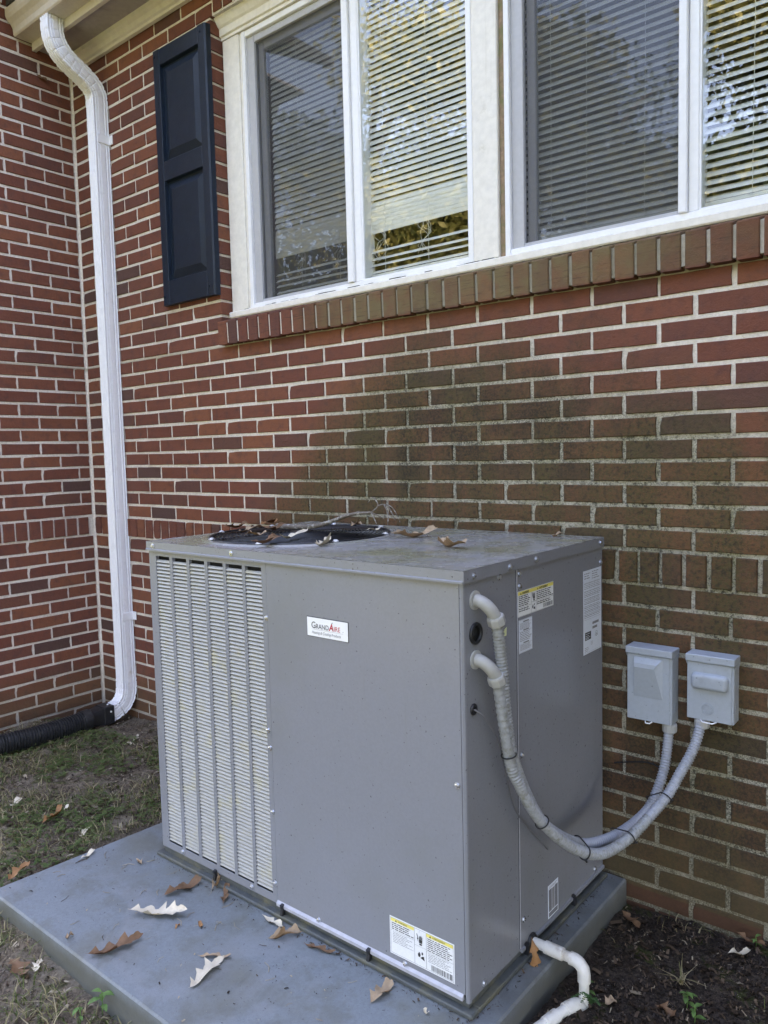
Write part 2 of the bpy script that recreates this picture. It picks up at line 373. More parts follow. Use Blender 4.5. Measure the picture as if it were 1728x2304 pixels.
def link(name, data, parent=None, loc=None, rot=None, scale=None, label=None, cat=None, group=None, kind=None):
    o = bpy.data.objects.new(name, data); C.objects.link(o)
    if parent is not None: o.parent = parent
    if loc is not None: o.location = loc
    if rot is not None: o.rotation_euler = rot
    if scale is not None: o.scale = scale
    for a, v in (('label', label), ('category', cat), ('group', group), ('kind', kind)):
        if v: o[a] = v
    return o
def thing(name, label, cat, loc=(0, 0, 0), group=None):
    return link(name, None, None, loc, label=label, cat=cat, group=group)
def smooth_path(pts, n=8):
    """Catmull-Rom through the points"""
    P = [np.array(p, float) for p in pts]; P = [2 * P[0] - P[1]] + P + [2 * P[-1] - P[-2]]; out = []
    for i in range(1, len(P) - 2):
        for k in range(n):
            t = k / n; a, b, c, d = P[i - 1:i + 3]
            out.append(.5 * ((2 * b) + (c - a) * t + (2 * a - 5 * b + 4 * c - d) * t * t + (3 * b - a - 3 * c + d) * t ** 3))
    out.append(P[-2]); return out
def in_view(p, pad=60):
    d = ROT @ (np.array(p) - CAM)
    if d[2] <= .05: return False
    x = 864 + F * d[0] / d[2]; y = 1152 - F * d[1] / d[2]
    return -pad < x < 1728 + pad and -pad < y < 2304 + pad
def depth(p): return (ROT @ (np.array(p) - CAM))[2]

# ------------------------------------------------------------------ ground
def sst(a, b, x):
    t = np.clip((x - a) / (b - a), 0, 1); return t * t * (3 - 2 * t)
def wob(x, y):
    return (.006 * np.sin(7.3 * x + 2.1 * y) + .005 * np.sin(13.1 * y - 5.2 * x + 1.3) + .004 * np.sin(23 * x + 17 * y) + .003 * np.sin(41 * x - 33 * y + .7) + .002 * np.sin(83 * x + 71 * y))
def ground_z(x, y):
    x = np.asarray(x, float); y = np.asarray(y, float)
    left = sst(.9, .25, x) * sst(-1.5, -1.0, y)
    z = -.055 + .062 * left + .030 * sst(2.02, 2.25, x) * sst(-.45, -.05, y)
    z = z - .03 * sst(-.35, 0, y) * sst(-.7, -1.25, x)
    z = z + wob(x, y) * 1.1
    inpad = (x > .2) & (x < 1.8) & (y > -1.3)
    return np.where(inpad, np.minimum(z, -.02), z)
def build_ground():
    near_x = np.arange(-1.36, 3.0, .016); near_y = np.arange(-2.4, .05, .016)
    xs = np.concatenate([[-120, -60, -30, -15, -8, -5, -3.5, -2.5, -1.8], near_x, [3.3, 3.8, 4.6, 6, 9, 14, 25, 50, 120]])
    ys = np.concatenate([[-120, -60, -35, -20, -13, -9, -7, -5.5, -4.5, -3.8, -3.2, -2.8], near_y, [.4, 2, 6, 15, 40, 120]])
    X, Y = np.meshgrid(xs, ys); Z = ground_z(X, Y)
    inner = (X > -1.3) & (X < 2.95) & (Y > -2.35)
    Z = Z + np.where(inner, RNG.normal(0, .0022, X.shape), 0)
    Z = np.where((np.abs(X) > 6) | (Y < -6), -.06, Z)
    nx, ny = len(xs), len(ys); v = np.stack([X, Y, Z], -1).reshape(-1, 3)
    i = np.arange(nx * (ny - 1)).reshape(ny - 1, nx)[:, :-1].ravel()
    f = np.stack([i, i + 1, i + nx + 1, i + nx], 1)
    me = bpy.data.meshes.new('ground'); me.from_pydata(v.tolist(), [], f.tolist()); me.materials.append(M['soil'])
    me.polygons.foreach_set('use_smooth', [True] * len(me.polygons))
    link('ground', me, kind='structure', label='bare brown soil with moss and sparse grass round the pad')
build_ground()

# ------------------------------------------------------------------ the house: walls
XC = -1.2736; HC = .0677; Z0 = 1.08; HB = .1058; BL = .20865; JT = .0105
HOLE = (-.104, 2.74)
house = thing('brick_house', 'red brick house with white framed windows and cream eaves, mildew on its lower wall', 'house')
wall = MB()
WY = .0045
def mortar_slab(x0, x1, z0, z1): wall.box(x0, x1, WY, .20, z0, z1)
mortar_slab(XC - .1, -.111, -.35, 3.75); mortar_slab(-.111, 2.747, -.35, 1.90); mortar_slab(-.111, 2.747, 3.322, 3.75); mortar_slab(2.747, 4.6, -.35, 3.75)
wall_main = wall.build('brick_wall', M['mortar'], house)
wing = MB(); wing.box(XC - .25, XC - WY, -1.25, -.0, -.35, 3.95)
wall_wing = wing.build('brick_wall', M['mortar'], house)

def brick_mesh(L, H, D, seed):
    """one brick lying along x: x 0..L, front face at y=0, z 0..H; worn chamfer, slightly wavy arrises"""
    r = random.Random(seed); c = .0022
    rim = []
    nl = 3
    for i in range(nl + 1): rim.append((L * i / nl, 0))
    for i in range(1, 2): rim.append((L, H * i / 2))
    for i in range(nl, -1, -1): rim.append((L * i / nl, H))
    rim.append((0, H / 2))
    n = len(rim); outer = []; front = []
    for (a, b) in rim:
        corner = (a in (0, L)) and (b in (0, H))
        k = r.uniform(.2, 1.0) * (.0022 if not corner else .0016); kk = r.random() < .16 and corner
        da = (1 if a == 0 else -1 if a == L else 0) * (k + (.006 if kk else 0)); db = (1 if b == 0 else -1 if b == H else 0) * (k + (.004 if kk else 0))
        outer.append((a + da, .003, b + db)); ca = (1 if a == 0 else -1 if a == L else 0) * c; cb = (1 if b == 0 else -1 if b == H else 0) * c
        front.append((a + da + ca, r.uniform(-.0004, .0004), b + db + cb))
    back = [(q[0], D, q[2]) for q in outer]
    b = MB(); vs = front + outer + back; fs = [tuple(range(n))]
    for i in range(n):
        j = (i + 1) % n; fs.append((i, n + i, n + j, j)); fs.append((n + i, 2 * n + i, 2 * n + j, n + j))
    fs.append(tuple(range(3 * n - 1, 2 * n - 1, -1))) if D > .08 else None
    b.add(vs, fs); return b
BV = [brick_mesh(BL - JT, HC - JT, .045, 100 + i) for i in range(8)]
BM = [b.mesh('brick', M['brick']) for b in BV]
RV = [brick_mesh(BL - JT, HC - JT, .12, 150 + i) for i in range(4)]
RM = [b.mesh('brick', M['brick']) for b in RV]
SW = .0686
SM = [brick_mesh(SW - JT, HB - JT, .05, 200 + i).mesh('soldier_brick', M['soldier']) for i in range(6)]

def row_z(r):                      # bottom of row r (1 = first above the belt, -1 = first below)
    return Z0 + (r - 1) * HC if r > 0 else Z0 - HB + r * HC
def spans(u0, u1, joints_from, step=BL):
    k = math.ceil((u0 - joints_from) / step - 1e-6); a = u0; out = []
    while True:
        j = joints_from + k * step; k += 1
        if j - a < .03 and j < u1: continue
        b_ = min(j, u1)
        if u1 - b_ < .03: b_ = u1
        out.append((a, b_))
        if b_ >= u1: break
        a = b_
    return out
rb = random.Random(11)
plan = []                          # (wall, length, u0, z0, deep)
for r in [*range(-16, 0), *range(1, 36)]:
    z = row_z(r); off = 0 if r % 2 == 0 else BL / 2
    zones = [(XC + .006, 3.7)]
    if 13 <= r <= 33: zones = [(XC + .006, HOLE[0] + JT / 2), (HOLE[1], 3.7)]
    elif r >= 34: zones = [(XC + .006, -.087), (2.75, 3.7)]
    for (a, b_) in zones:
        for (p, q) in spans(a, b_, off): plan.append(('main', p, q, z, 13 <= r <= 33 and abs(q - HOLE[0] - JT / 2) < .01))
for r in [*range(-16, 0), *range(1, 43)]:
    z = row_z(r); off = .0737 + (0 if r % 2 == 0 else BL / 2)
    for (p, q) in spans(.008, 1.25, off): plan.append(('wing', p, q, z, False))
items = []
for (wl, p, q, z, deep) in plan:
    L = q - p - JT
    if L < .02: continue
    cpt = (p + (q - p) / 2, 0, z + HC / 2) if wl == 'main' else (XC, -(p + q) / 2, z + HC / 2)
    nrm = np.array([0, -1, 0]) if wl == 'main' else np.array([1, 0, 0])
    vdir = CAM - np.array(cpt); dist = np.linalg.norm(vdir)
    size = L * (nrm @ vdir) / dist ** 3 if in_view(cpt, 70) else -1
    hidden = wl == 'main' and .47 < cpt[0] < 1.60 and cpt[2] < .9
    if wl == 'main' and ((-.50 < cpt[0] < -.12 and 2.2 < cpt[2] < 3.2)): hidden = True
    items.append((0 if hidden else size, wl, p, q, z, deep))
items.sort(key=lambda t: -t[0])
count = {'main': 0, 'wing': 0}; far = {'main': MB(), 'wing': MB()}; fartone = {'main': [], 'wing': []}
for (size, wl, p, q, z, deep) in items:
    L = q - p - JT; x0 = p + JT / 2; jz = rb.uniform(-.0012, .0012); jy = rb.uniform(-.0020, .0014); jx = rb.uniform(-.0015, .0015); k = rb.randrange(8); tilt = rb.uniform(-.004, .004)
    zz = z + JT / 2 + jz
    if deep: loc_u = x0
    if wl == 'main': loc, rz = (x0 + (0 if deep else jx), jy, zz), 0.0
    else: loc, rz = (XC - jy, -(x0 + jx) - L, zz), math.pi / 2
    sx = L / (BL - JT)
    # a brick's own length runs along +x; on the wing wall it is turned to run along +y with its face to +x
    if size > 0 and count[wl] < (300 if wl == 'main' else 240):
        count[wl] += 1
        link('brick', (RM[k % 4] if deep else BM[k]), wall_main if wl == 'main' else wall_wing, loc, (0, tilt if wl == 'main' else 0, rz), (sx, 1, 1))
    else:
        src = (RV[k % 4] if deep else BV[k]); M4 = Matrix.Translation(loc) @ Matrix.Rotation(rz, 4, 'Z') @ Matrix.Diagonal((sx, 1, 1, 1))
        far[wl].add([M4 @ Vector(v) for v in src.v], src.f); fartone[wl] += [rb.random()] * len(src.f)
for wl in far:
    if not far[wl].f: continue
    o = far[wl].build('brick_courses', M['brick_far'], wall_main if wl == 'main' else wall_wing, kind='stuff')
    at = o.data.attributes.new('tone', 'FLOAT', 'FACE'); at.data.foreach_set('value', fartone[wl])
# belt of bricks on end round both walls, and over the window
def soldiers(parent, pts, z, wl, y=-.006):
    for u in pts:
        k = rb.randrange(6); j = rb.uniform(-.0015, .0015); jy = y + rb.uniform(-.002, .002)
        if wl == 'main': loc, rz = (u + JT / 2 + j, jy, z + JT / 2 + rb.uniform(-.001, .001)), 0
        else: loc, rz = (XC - jy, u + JT / 2 + j, z + JT / 2), math.pi / 2
        link('soldier_brick', SM[k], parent, loc, (0, rb.uniform(-.008, .008), rz))
belt_u = [u for u in np.arange(-.032 - 18 * SW, 3.6, SW) if u > XC + .004]
soldiers(wall_main, [u for u in belt_u if not (.45 < u < 1.62)], Z0 - HB, 'main')
soldiers(wall_wing, [-.0325 - SW * (k + 1) for k in range(14)], Z0 - HB, 'wing')
soldiers(wall_main, np.arange(-.087, 2.74, SW), 3.325, 'main', -.001)
# sill of sloping bricks under the window
sp = MB(); sp.prism([(-.026, 1.898), (-.029, 1.985), (.06, 2.012), (.06, 1.898)], 0, -.09, 2.72)
sp.build('sill_mortar', M['mortar'], wall_main)
SB = []
for i in range(5):
    r = random.Random(300 + i); b = MB(); e = lambda k=.0012: r.uniform(-k, k)
    W = SW - JT; c = .003
    prof = [(-.032, 1.8905), (-.0355, 1.989), (-.032, 1.9935), (.0615, 2.021), (.0615, 1.8905)]
    n = len(prof); vs = []
    for xx, ins in ((0, c), (c, 0), (W - c, 0), (W, c)):
        for (yy, zz) in prof: vs.append((xx + e(.0006), yy + (ins if yy < 0 else 0) + e(.0005), zz - (ins * .6 if zz > 1.9 else -ins * .6) + e(.0008)))
    fs = [tuple(range(n - 1, -1, -1)), tuple(range(3 * n, 4 * n))]
    for k in range(3):
        for i2 in range(n): fs.append((k * n + i2, k * n + (i2 + 1) % n, (k + 1) * n + (i2 + 1) % n, (k + 1) * n + i2))
    SB.append(b.add(vs, fs).mesh('sill_brick', M['soldier']))
for k in range(-1, 40):
    link('sill_brick', SB[rb.randrange(5)], wall_main, (-.032 + SW * k + JT / 2 + rb.uniform(-.001, .001), rb.uniform(-.002, .002), rb.uniform(-.0015, .0015)))
# mortar smeared into the inside corner
b = MB(); zs = np.linspace(-.2, 3.6, 90); vs = []
for z in zs:
    a = .006 + .007 * rb.random(); c2 = .005 + .007 * rb.random(); vs += [(XC - .001, -a, z), (XC + .002, -.002, z), (XC + c2, 0.002, z)]
fs = []
for i in range(len(zs) - 1):
    for k in range(2): fs.append((i * 3 + k, i * 3 + k + 1, i * 3 + 4 + k, i * 3 + 3 + k))
b.add(vs, fs); b.build('corner_joint', M['mortar'], wall_main)

# roofs, room, eaves
rf = MB()
rf.prism([(-.33, 3.66), (-.33, 3.72), (4.2, 5.75), (8.7, 3.72), (8.7, 3.66), (4.2, 5.66)], 0, XC - 3.0, 9.0)
rf.prism([(-6.6, 3.98), (-6.6, 4.05), (-3.8, 5.5), (-.95, 4.05), (-.95, 3.98), (-3.8, 5.40)], 1, -1.5, 7.0)
rf.build('roof', M['roof'], house)
bd = MB()
bd.box(4.6, 9.0, .0, .2, -.3, 3.7); bd.box(8.8, 9.0, .2, 8.4, -.3, 3.7); bd.box(XC, 9.0, 8.4, 8.6, -.3, 3.7)
bd.box(-6.4, XC - .26, -1.25, -1.05, -.3, 3.95); bd.box(-6.4, -6.2, -1.04, 7, -.3, 3.95)
bd.build('outer_wall', M['mortar'], house)
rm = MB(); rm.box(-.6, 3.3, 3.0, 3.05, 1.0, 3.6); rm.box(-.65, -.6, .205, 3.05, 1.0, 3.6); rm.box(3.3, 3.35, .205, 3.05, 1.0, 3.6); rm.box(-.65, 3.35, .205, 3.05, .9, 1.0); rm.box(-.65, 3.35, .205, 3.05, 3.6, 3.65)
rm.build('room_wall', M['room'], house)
ev = MB(); ev.box(XC + .005, 6.0, -.192, .0, 3.500, 3.52); ev.build('soffit', M['soffit'], house)
fa = MB(); fa.cbox(XC + .012, 6.0, -.215, -.192, 3.482, 3.66, .002); fa.build('fascia_board', M['trim'], house)
fz = MB(); fz.prism([(-.006, 3.430), (-.022, 3.432), (-.024, 3.444), (-.034, 3.450), (-.038, 3.470), (-.052, 3.482), (-.056, 3.4995), (-.006, 3.4995)], 0, XC + .005, 6.0)
fz.build('frieze_moulding', M['trim'], house)
gp = [(-.2155, 3.520), (-.300, 3.520), (-.306, 3.527), (-.308, 3.555), (-.318, 3.572), (-.336, 3.588), (-.343, 3.604), (-.343, 3.636), (-.336, 3.640), (-.2155, 3.640)]
gt = MB(); gt.prism(gp, 0, XC + .010, 6.0); gt.build('gutter', M['gutter'], house)
wf = MB()
wf.prism([(XC + .002, 3.655), (XC + .018, 3.657), (XC + .022, 3.674), (XC + .034, 3.682), (XC + .040, 3.702), (XC + .055, 3.718), (XC + .06, 3.74), (XC + .002, 3.74)], 1, -1.25, -.36)
wf.build('frieze_moulding', M['trim'], house)
ws = MB(); ws.box(XC + .002, XC + .30, -1.25, -.36, 3.741, 3.76); ws.build('soffit', M['soffit'], house)

# ------------------------------------------------------------------ windows
CY = .06
casing = MB()
casing.cbox(-.100, .008, CY, .16, 2.050, 3.236, .003); casing.cbox(.0095, .022, CY + .006, .16, 2.050, 3.236, .002)
cas = casing.build('window_casing', M['casing'], house)
b = MB(); b.cbox(1.2135, 1.309, CY - .004, .16, 2.050, 3.236, .003); b.cbox(1.2035, 1.2125, CY + .004, .16, 2.054, 3.236, .002); b.build('casing_board', M['casing'], cas)
b = MB(); b.cbox(1.3095, 1.330, CY + .008, .16, 2.050, 3.236, .003); b.build('weathered_strip', M['stain'], cas)
b = MB(); b.cbox(2.545, 2.64, CY, .16, 2.050, 3.236, .003); b.build('casing_board', M['casing'], cas)
b = MB(); b.prism([(.16, 3.238), (CY - .004, 3.238), (CY - .004, 3.250), (CY - .012, 3.254), (CY - .012, 3.285), (CY - .020, 3.292), (CY - .034, 3.312), (CY - .040, 3.318), (CY - .040, 3.3215), (.16, 3.3215)], 0, -.103, 2.742)
b.build('head_trim', M['casing'], cas)
b = MB(); b.prism([(CY - .012, 2.019), (CY - .016, 2.024), (CY - .016, 2.044), (CY - .010, 2.0485), (.165, 2.0485), (.165, 2.019)], 0, -.102, 2.742); b.build('window_sill', M['casing'], cas)
b = MB()
for k in range(26):
    x = rb.uniform(-.05, 1.30); b.box(x, x + rb.uniform(.01, .06), CY - .008, CY + .02, 2.0487, 2.0487 + rb.uniform(.001, .004))
b.build('sill_moss', paint('green_grime', (.11, .11, .045), .95, (.05, .05, .03), .4, .6, 60), cas, kind='stuff')

def window_unit(x0, x1, xm, mw, label_side):
    """vinyl frame x0..x1 with centre mullion from xm to xm+mw; left half sits deeper behind an insect screen"""
    z0, z1 = 2.0505, 3.236; fr = MB()
    fr.cbox(x0, x0 + .020, CY + .004, .16, z0, z1, .002); fr.cbox(x1 - .020, x1, CY + .004, .16, z0, z1, .002)
    fr.cbox(x0 + .0202, x1 - .0202, CY + .006, .16, z0, z0 + .020, .002); fr.cbox(x0 + .0202, x1 - .0202, CY + .006, .16, z1 - .026, z1, .002)
    win = fr.build('window', M['vinyl'], house)
    b = MB(); b.cbox(xm, xm + mw * .45, CY - .002, .15, z0 + .0205, z1 - .0265, .003); b.cbox(xm + mw * .45 + .001, xm + mw, CY + .010, .15, z0 + .0205, z1 - .0265, .003)
    b.build('mullion', M['vinyl'], win)
    xl0, xl1 = x0 + .0205, xm - .0005; zz0, zz1 = z0 + .0205, z1 - .0265
    b = MB(); t = .016                                        # screen frame
    b.cbox(xl0, xl0 + .045, CY + .018, CY + .040, zz0, zz1, .002); b.cbox(xl1 - t * .3, xl1, CY + .018, CY + .040, zz0, zz1, .001)
    b.cbox(xl0 + .0455, xl1 - t * .3 - .0005, CY + .019, CY + .040, zz0, zz0 + .014, .002); b.cbox(xl0 + .0455, xl1 - t * .3 - .0005, CY + .019, CY + .040, zz1 - .030, zz1, .002)
    b.build('screen_frame', M['grey_frame'], win)
    b = MB(); b.cbox(xl0 + .046, xl0 + .078, CY + .042, CY + .065, zz0, zz1, .002); b.cbox(xl0 + .0785, xl1, CY + .042, CY + .065, zz1 - .062, zz1, .002); b.cbox(xl0 + .0785, xl1, CY + .042, CY + .065, zz0, zz0 + .012, .002)
    b.build('sash', M['grey_frame'], win)
    b = MB(); b.add([(xl0 + .0455, CY + .030, zz0 + .014), (xl1 - .005, CY + .030, zz0 + .014), (xl1 - .005, CY + .030, zz1 - .030), (xl0 + .0455, CY + .030, zz1 - .030)], [(0, 1, 2, 3)])
    b.build('insect_screen', M['screen'], win)
    b = MB(); b.box(xl0 + .078, xl1, CY + .050, CY + .054, zz0 + .012, zz1 - .062); b.build('pane', M['glass'], win)
    b = MB(); xr0, xr1 = xm + mw, x1 - .0205
    b.cbox(xr0 + .0005, xr0 + .006, CY + .012, CY + .03, zz0, zz1, .001); b.cbox(xr1 - .006, xr1, CY + .012, CY + .03, zz0, zz1, .001); b.cbox(xr0 + .0065, xr1 - .0065, CY + .012, CY + .03, zz0, zz0 + .006, .001)
    b.build('glazing_bead', M['vinyl'], win)
    b = MB(); b.box(xr0 + .0062, xr1 - .0062, CY + .018, CY + .022, zz0 + .006, zz1); b.build('pane', M['glass'], win)
    return win
window_unit(.0225, 1.2025, .612, .072, 'left')
window_unit(1.3305, 2.5440, 1.912, .056, 'right')

def slat_mesh(L, wd, tilt):
    """curved blind slat, outer edge low"""
    b = MB(); n = 4; vs = []
    for x in (0, L):
        for k in range(n + 1):
            s = (k / n - .5) * wd; cam_ = .0022 * (1 - (2 * k / n - 1) ** 2)
            yy = -(-s) * math.cos(tilt) * -1; vs.append((x, -s * math.cos(tilt) * -1 * -1 - cam_ * math.sin(tilt), -s * math.sin(tilt) + cam_ * math.cos(tilt)))
    fs = [(k, k + 1, n + 2 + k, n + 1 + k) for k in range(n)]
    return b.add(vs, fs).mesh('slat', M['blind'], True)
def blind(x0, x1, ztop, zs, tilt, y=.135, bottom=None, loose=(), cords=()):
    b = MB(); b.cbox(x0, x1, y - .014, y + .014, ztop, ztop + .03, .002); bl = b.build('blind', M['blind'], house)
    me = slat_mesh(x1 - x0, .025, tilt)
    for z in zs: link('slat', me, bl, (x0 + rb.uniform(-.001, .001), y, z + rb.uniform(-.0007, .0007)), (rb.uniform(-.03, .03), rb.uniform(-.0008, .0008), 0))
    fl = slat_mesh(x1 - x0, .025, RAD(80))
    for z in (bottom or ()): link('slat', fl, bl, (x0, y - .004, z), (0, rb.uniform(-.001, .001), 0))
    lo = slat_mesh(x1 - x0, .025, RAD(38))
    for z in loose: link('slat', lo, bl, (x0, y, z), (0, rb.uniform(-.003, .003), 0))
    b = MB(); zb = (min(loose) if loose else (min(bottom) if bottom else min(zs))) - .016
    b.cbox(x0, x1, y - .010, y + .010, zb - .008, zb + .006, .003); b.build('bottom_rail', M['blind'], bl)
    for cx in cords:
        b = MB(); b.tube([(cx, y - .016, ztop), (cx + .002, y - .016, 2.6), (cx, y - .016, zb)], .0009, 4); b.build('cord', M['blind'], bl)
    return bl
Zs = np.arange(2.375, 3.20, .0238)
bl1 = blind(.128, 1.192, 3.205, Zs, RAD(64), .135, (2.352, 2.336, 2.320, 2.304, 2.288, 2.272), (2.190, 2.164, 2.140, 2.112), (.30, .52, .76, .97))
for cx in (.29, .50, .74, .95):
    b = MB()
    for k in range(5):
        p = [(cx + rb.uniform(-.01, .01), .118, 2.27)]
        for i in range(4): p.append((cx + rb.uniform(-.035, .035), .118 + rb.uniform(-.004, .004), 2.24 - .03 * i + rb.uniform(-.01, .01)))
        b.tube(smooth_path(p, 4), .0007, 3)
    b.build('tangled_cord', M['blind'], bl1)
blind(1.365, 2.52, 3.205, np.arange(2.115, 3.20, .0240), RAD(52), .135, None, (), (1.475, 1.60, 1.79, 2.10, 2.30))

# ------------------------------------------------------------------ shutter
sh = thing('window_shutter', 'dark navy panelled shutter fixed to the brick beside the window', 'shutter', (-.30, 0, 2.12))
def shutter_parts():
    X0, X1, Zb, Zt = -.505, -.103, 2.120, 3.290; yb, yf = -.001, -.030; o = sh
    def put(b, name, smooth=False):
        q = b.build(name, M['shutter'], o, smooth); q.matrix_parent_inverse = Matrix.Translation((-sh.location).to_tuple()); return q
    b = MB(); b.prism([(X0, yb), (X0 + .004, yf + .006), (X0 + .012, yf), (X0 + .055, yf), (X0 + .057, yf + .003), (X0 + .057, yb)], 2, Zb, Zt); put(b, 'stile')
    b = MB(); b.prism([(X1, yb), (X1 - .004, yf + .006), (X1 - .012, yf), (X1 - .055, yf), (X1 - .057, yf + .003), (X1 - .057, yb)][::-1], 2, Zb, Zt); put(b, 'stile')
    xa, xb_ = X0 + .0572, X1 - .0572
    for (z0, z1) in ((Zb, 2.232), (2.690, 2.780), (3.216, Zt)):
        b = MB(); b.cbox(xa, xb_, yf + .001, yb, z0, z1, .002); put(b, 'rail')
    for (z0, z1) in ((2.232, 2.690), (2.780, 3.216)):
        b = MB(); d = yf + .020; m1, m2 = .012, .045
        r0 = [(xa, z0), (xb_, z0), (xb_, z1), (xa, z1)]; ring = lambda k: [(xa + k, z0 + k), (xb_ - k, z0 + k), (xb_ - k, z1 - k), (xa + k, z1 - k)]
        vs = []
        for rg, yy in ((ring(.0005), yf + .004), (ring(.003), d), (ring(m1), d), (ring(m2), yf + .006)): vs += [(p[0], yy, p[1]) for p in rg]
        fs = [(k * 4 + i, k * 4 + (i + 1) % 4, k * 4 + 4 + (i + 1) % 4, k * 4 + 4 + i) for k in range(3) for i in range(4)] + [(12, 13, 14, 15)]
        b.add(vs, fs); put(b, 'raised_panel')
    for (x, z) in ((X0 + .02, 2.163), (X1 - .045, 2.163), (X1 - .04, 3.262), (X0 + .02, 3.262)):
        b = MB(); b.disc((x, yf, z), (0, -1, 0), .006, 10, .003); put(b, 'screw')
shutter_parts()

# ------------------------------------------------------------------ downspout
ds = thing('downspout', 'white ribbed downspout in the corner between the two brick walls', 'downspout', (-.967, -.044, .06))
def put(b, name, mats, o, smooth=False, **k):
    q = b.build(name, mats, o, smooth, **k); q.matrix_parent_inverse = Matrix.Translation((-o.location).to_tuple()); return q
def spout_profile(w_, d_, crimp=0.0):
    """(a = x, b = outward) outline with ribs on every face; a half-width w, half-depth d"""
    pts = []
    def face(p0, p1, n, nribs, amp, plain=False):
        p0 = Vector(p0); p1 = Vector(p1); n = Vector(n)
        for i in range(nribs * 4):
            t = i / (nribs * 4); a = amp if (i % 4) in (2, 3) else 0
            if plain and .30 < t < .66: a = 0
            pts.append(p0.lerp(p1, t) - n * a)
    face((-w_, d_), (w_, d_), (0, 1), 4, .0062); face((w_, d_), (w_, -d_), (1, 0), 5, .0062, True)
    face((w_, -d_), (-w_, -d_), (0, -1), 3, .0); face((-w_, -d_), (-w_, d_), (-1, 0), 3, .0)
    return [(p[0], p[1]) for p in pts]
prof = spout_profile(.034, .039)
def spout_piece(name, path, grow=1.0, crimps=False):
    P = [Vector(p) for p in path]; n = len(P)
    def up(i):
        t = (P[min(i + 2, n - 1)] - P[max(i - 2, 0)]).normalized(); A = Vector((1, 0, 0)); B = A.cross(t).normalized()
        if B.y > 0 and abs(t.y) < .9: B = -B
        k = grow * (1 - (.06 if crimps and i % 7 == 3 else 0)); return A * k, (-(t.cross(A))).normalized() * k if False else B * k
    b = MB(); b.sweep(prof, P, up); return put(b, name, M['spout'], ds, 18)
XD = -.967
spout_piece('straight_pipe', [(XD, -.044, z) for z in (3.19, 2.2, 1.2, .20)])
up_path = smooth_path([(XD, -.262, 3.519), (XD, -.262, 3.455), (XD, -.248, 3.405), (XD, -.214, 3.362), (XD, -.165, 3.330), (XD, -.112, 3.300), (XD, -.068, 3.266), (XD, -.046, 3.225), (XD, -.044, 3.165)], 10)
spout_piece('upper_elbow', up_path, 1.03, True)
spout_piece('lower_elbow', smooth_path([(XD, -.044, .215), (XD, -.045, .165), (XD, -.056, .118), (XD, -.082, .082), (XD, -.122, .062), (XD, -.160, .054)], 10), 1.04, True)
for z in (3.01, .555):
    b = MB(); b.cbox(XD - .0375, XD + .0375, -.070, -.001, z - .022, z + .022, .002); b.cbox(XD + .0376, XD + .062, -.006, -.001, z - .022, z + .022, .001)
    put(b, 'strap', M['spout'], ds)

# black corrugated drain
dp = thing('drain_pipe', 'black corrugated drain pipe lying on the soil along the left brick wall', 'pipe', (-.95, -.4, .05))
b = MB()
rect = [(XD + a, -.150, .054 + c) for a, c in ((.043, .046), (.043, -.046), (-.043, -.046), (-.043, .046))]
b.cbox(XD - .044, XD + .044, -.205, -.146, .008, .104, .004); put(b, 'square_adaptor', M['black'], dp)
b = MB(); seg = 20
def ringp(c, r, ax): return [Vector(c) + Vector((math.cos(a) * r, 0, math.sin(a) * r)) for a in [2 * math.pi * k / seg + math.pi / 4 for k in range(seg)]]
sq = []
for k in range(seg):
    a = 2 * math.pi * k / seg + math.pi / 4; cx, cz = math.cos(a), math.sin(a); s_ = .043 / max(abs(cx), abs(cz)); sq.append(Vector((XD + cx * s_, -.206, .056 + cz * s_)))
rings = [sq, ringp((XD, -.262, .054), .048, 0), ringp((XD - .001, -.268, .054), .054, 0), ringp((XD - .002, -.31, .053), .054, 0), ringp((XD - .002, -.312, .053), .050, 0)]
vs = [p for r_ in rings for p in r_]; fs = [(i * seg + k, i * seg + (k + 1) % seg, (i + 1) * seg + (k + 1) % seg, (i + 1) * seg + k) for i in range(len(rings) - 1) for k in range(seg)]
b.add(vs, fs); put(b, 'round_adaptor', M['black'], dp, 40)
b = MB(); path = smooth_path([(XD - .002, -.30, .052), (XD + .002, -.42, .050), (XD + .000, -.55, .050), (-.985, -.70, .052), (-1.01, -.88, .050), (-1.02, -1.2, .045), (-1.02, -1.6, .03)], 40)
L = np.cumsum([0] + [np.linalg.norm(path[i + 1] - path[i]) for i in range(len(path) - 1)])
rr = [.0445 + .0055 * (1 if (l / .0135) % 1 < .55 else -.4) for l in L]
b.tube(path, rr, 18); put(b, 'corrugated_pipe', M['black'], dp, 50)
for (y, x) in ((-.168, XD + .0445),):
    b = MB(); b.disc((x, y, .075), (1, 0, 0), .005, 8, .003); put(b, 'screw', M['white_cap'], dp)
b = MB(); b.disc((XD + .01, -.165, .1045), (0, 0, 1), .005, 8, .003); put(b, 'screw', M['white_cap'], dp)

# ------------------------------------------------------------------ equipment pad
pad = MB()
PT = [(.212, -1.283), (1.787, -1.283), (1.787, -.012), (.312, -.012)]
def padring(k, z):
    cx, cy = 1.0, -.65; return [(x + (k if x < cx else -k), y + (k if y < cy else -k), z) for x, y in PT]
vs = padring(0, -.10) + padring(0, .024) + padring(.005, .030)
pad.add(vs, [(0, 1, 5, 4), (1, 2, 6, 5), (2, 3, 7, 6), (3, 0, 4, 7), (4, 5, 9, 8), (5, 6, 10, 9), (6, 7, 11, 10), (7, 4, 8, 11), (8, 9, 10, 11)])
pad.build('equipment_pad', M['pad'], label='blue grey slab under the air conditioner, strewn with leaves', cat='pad')
PZ = .030

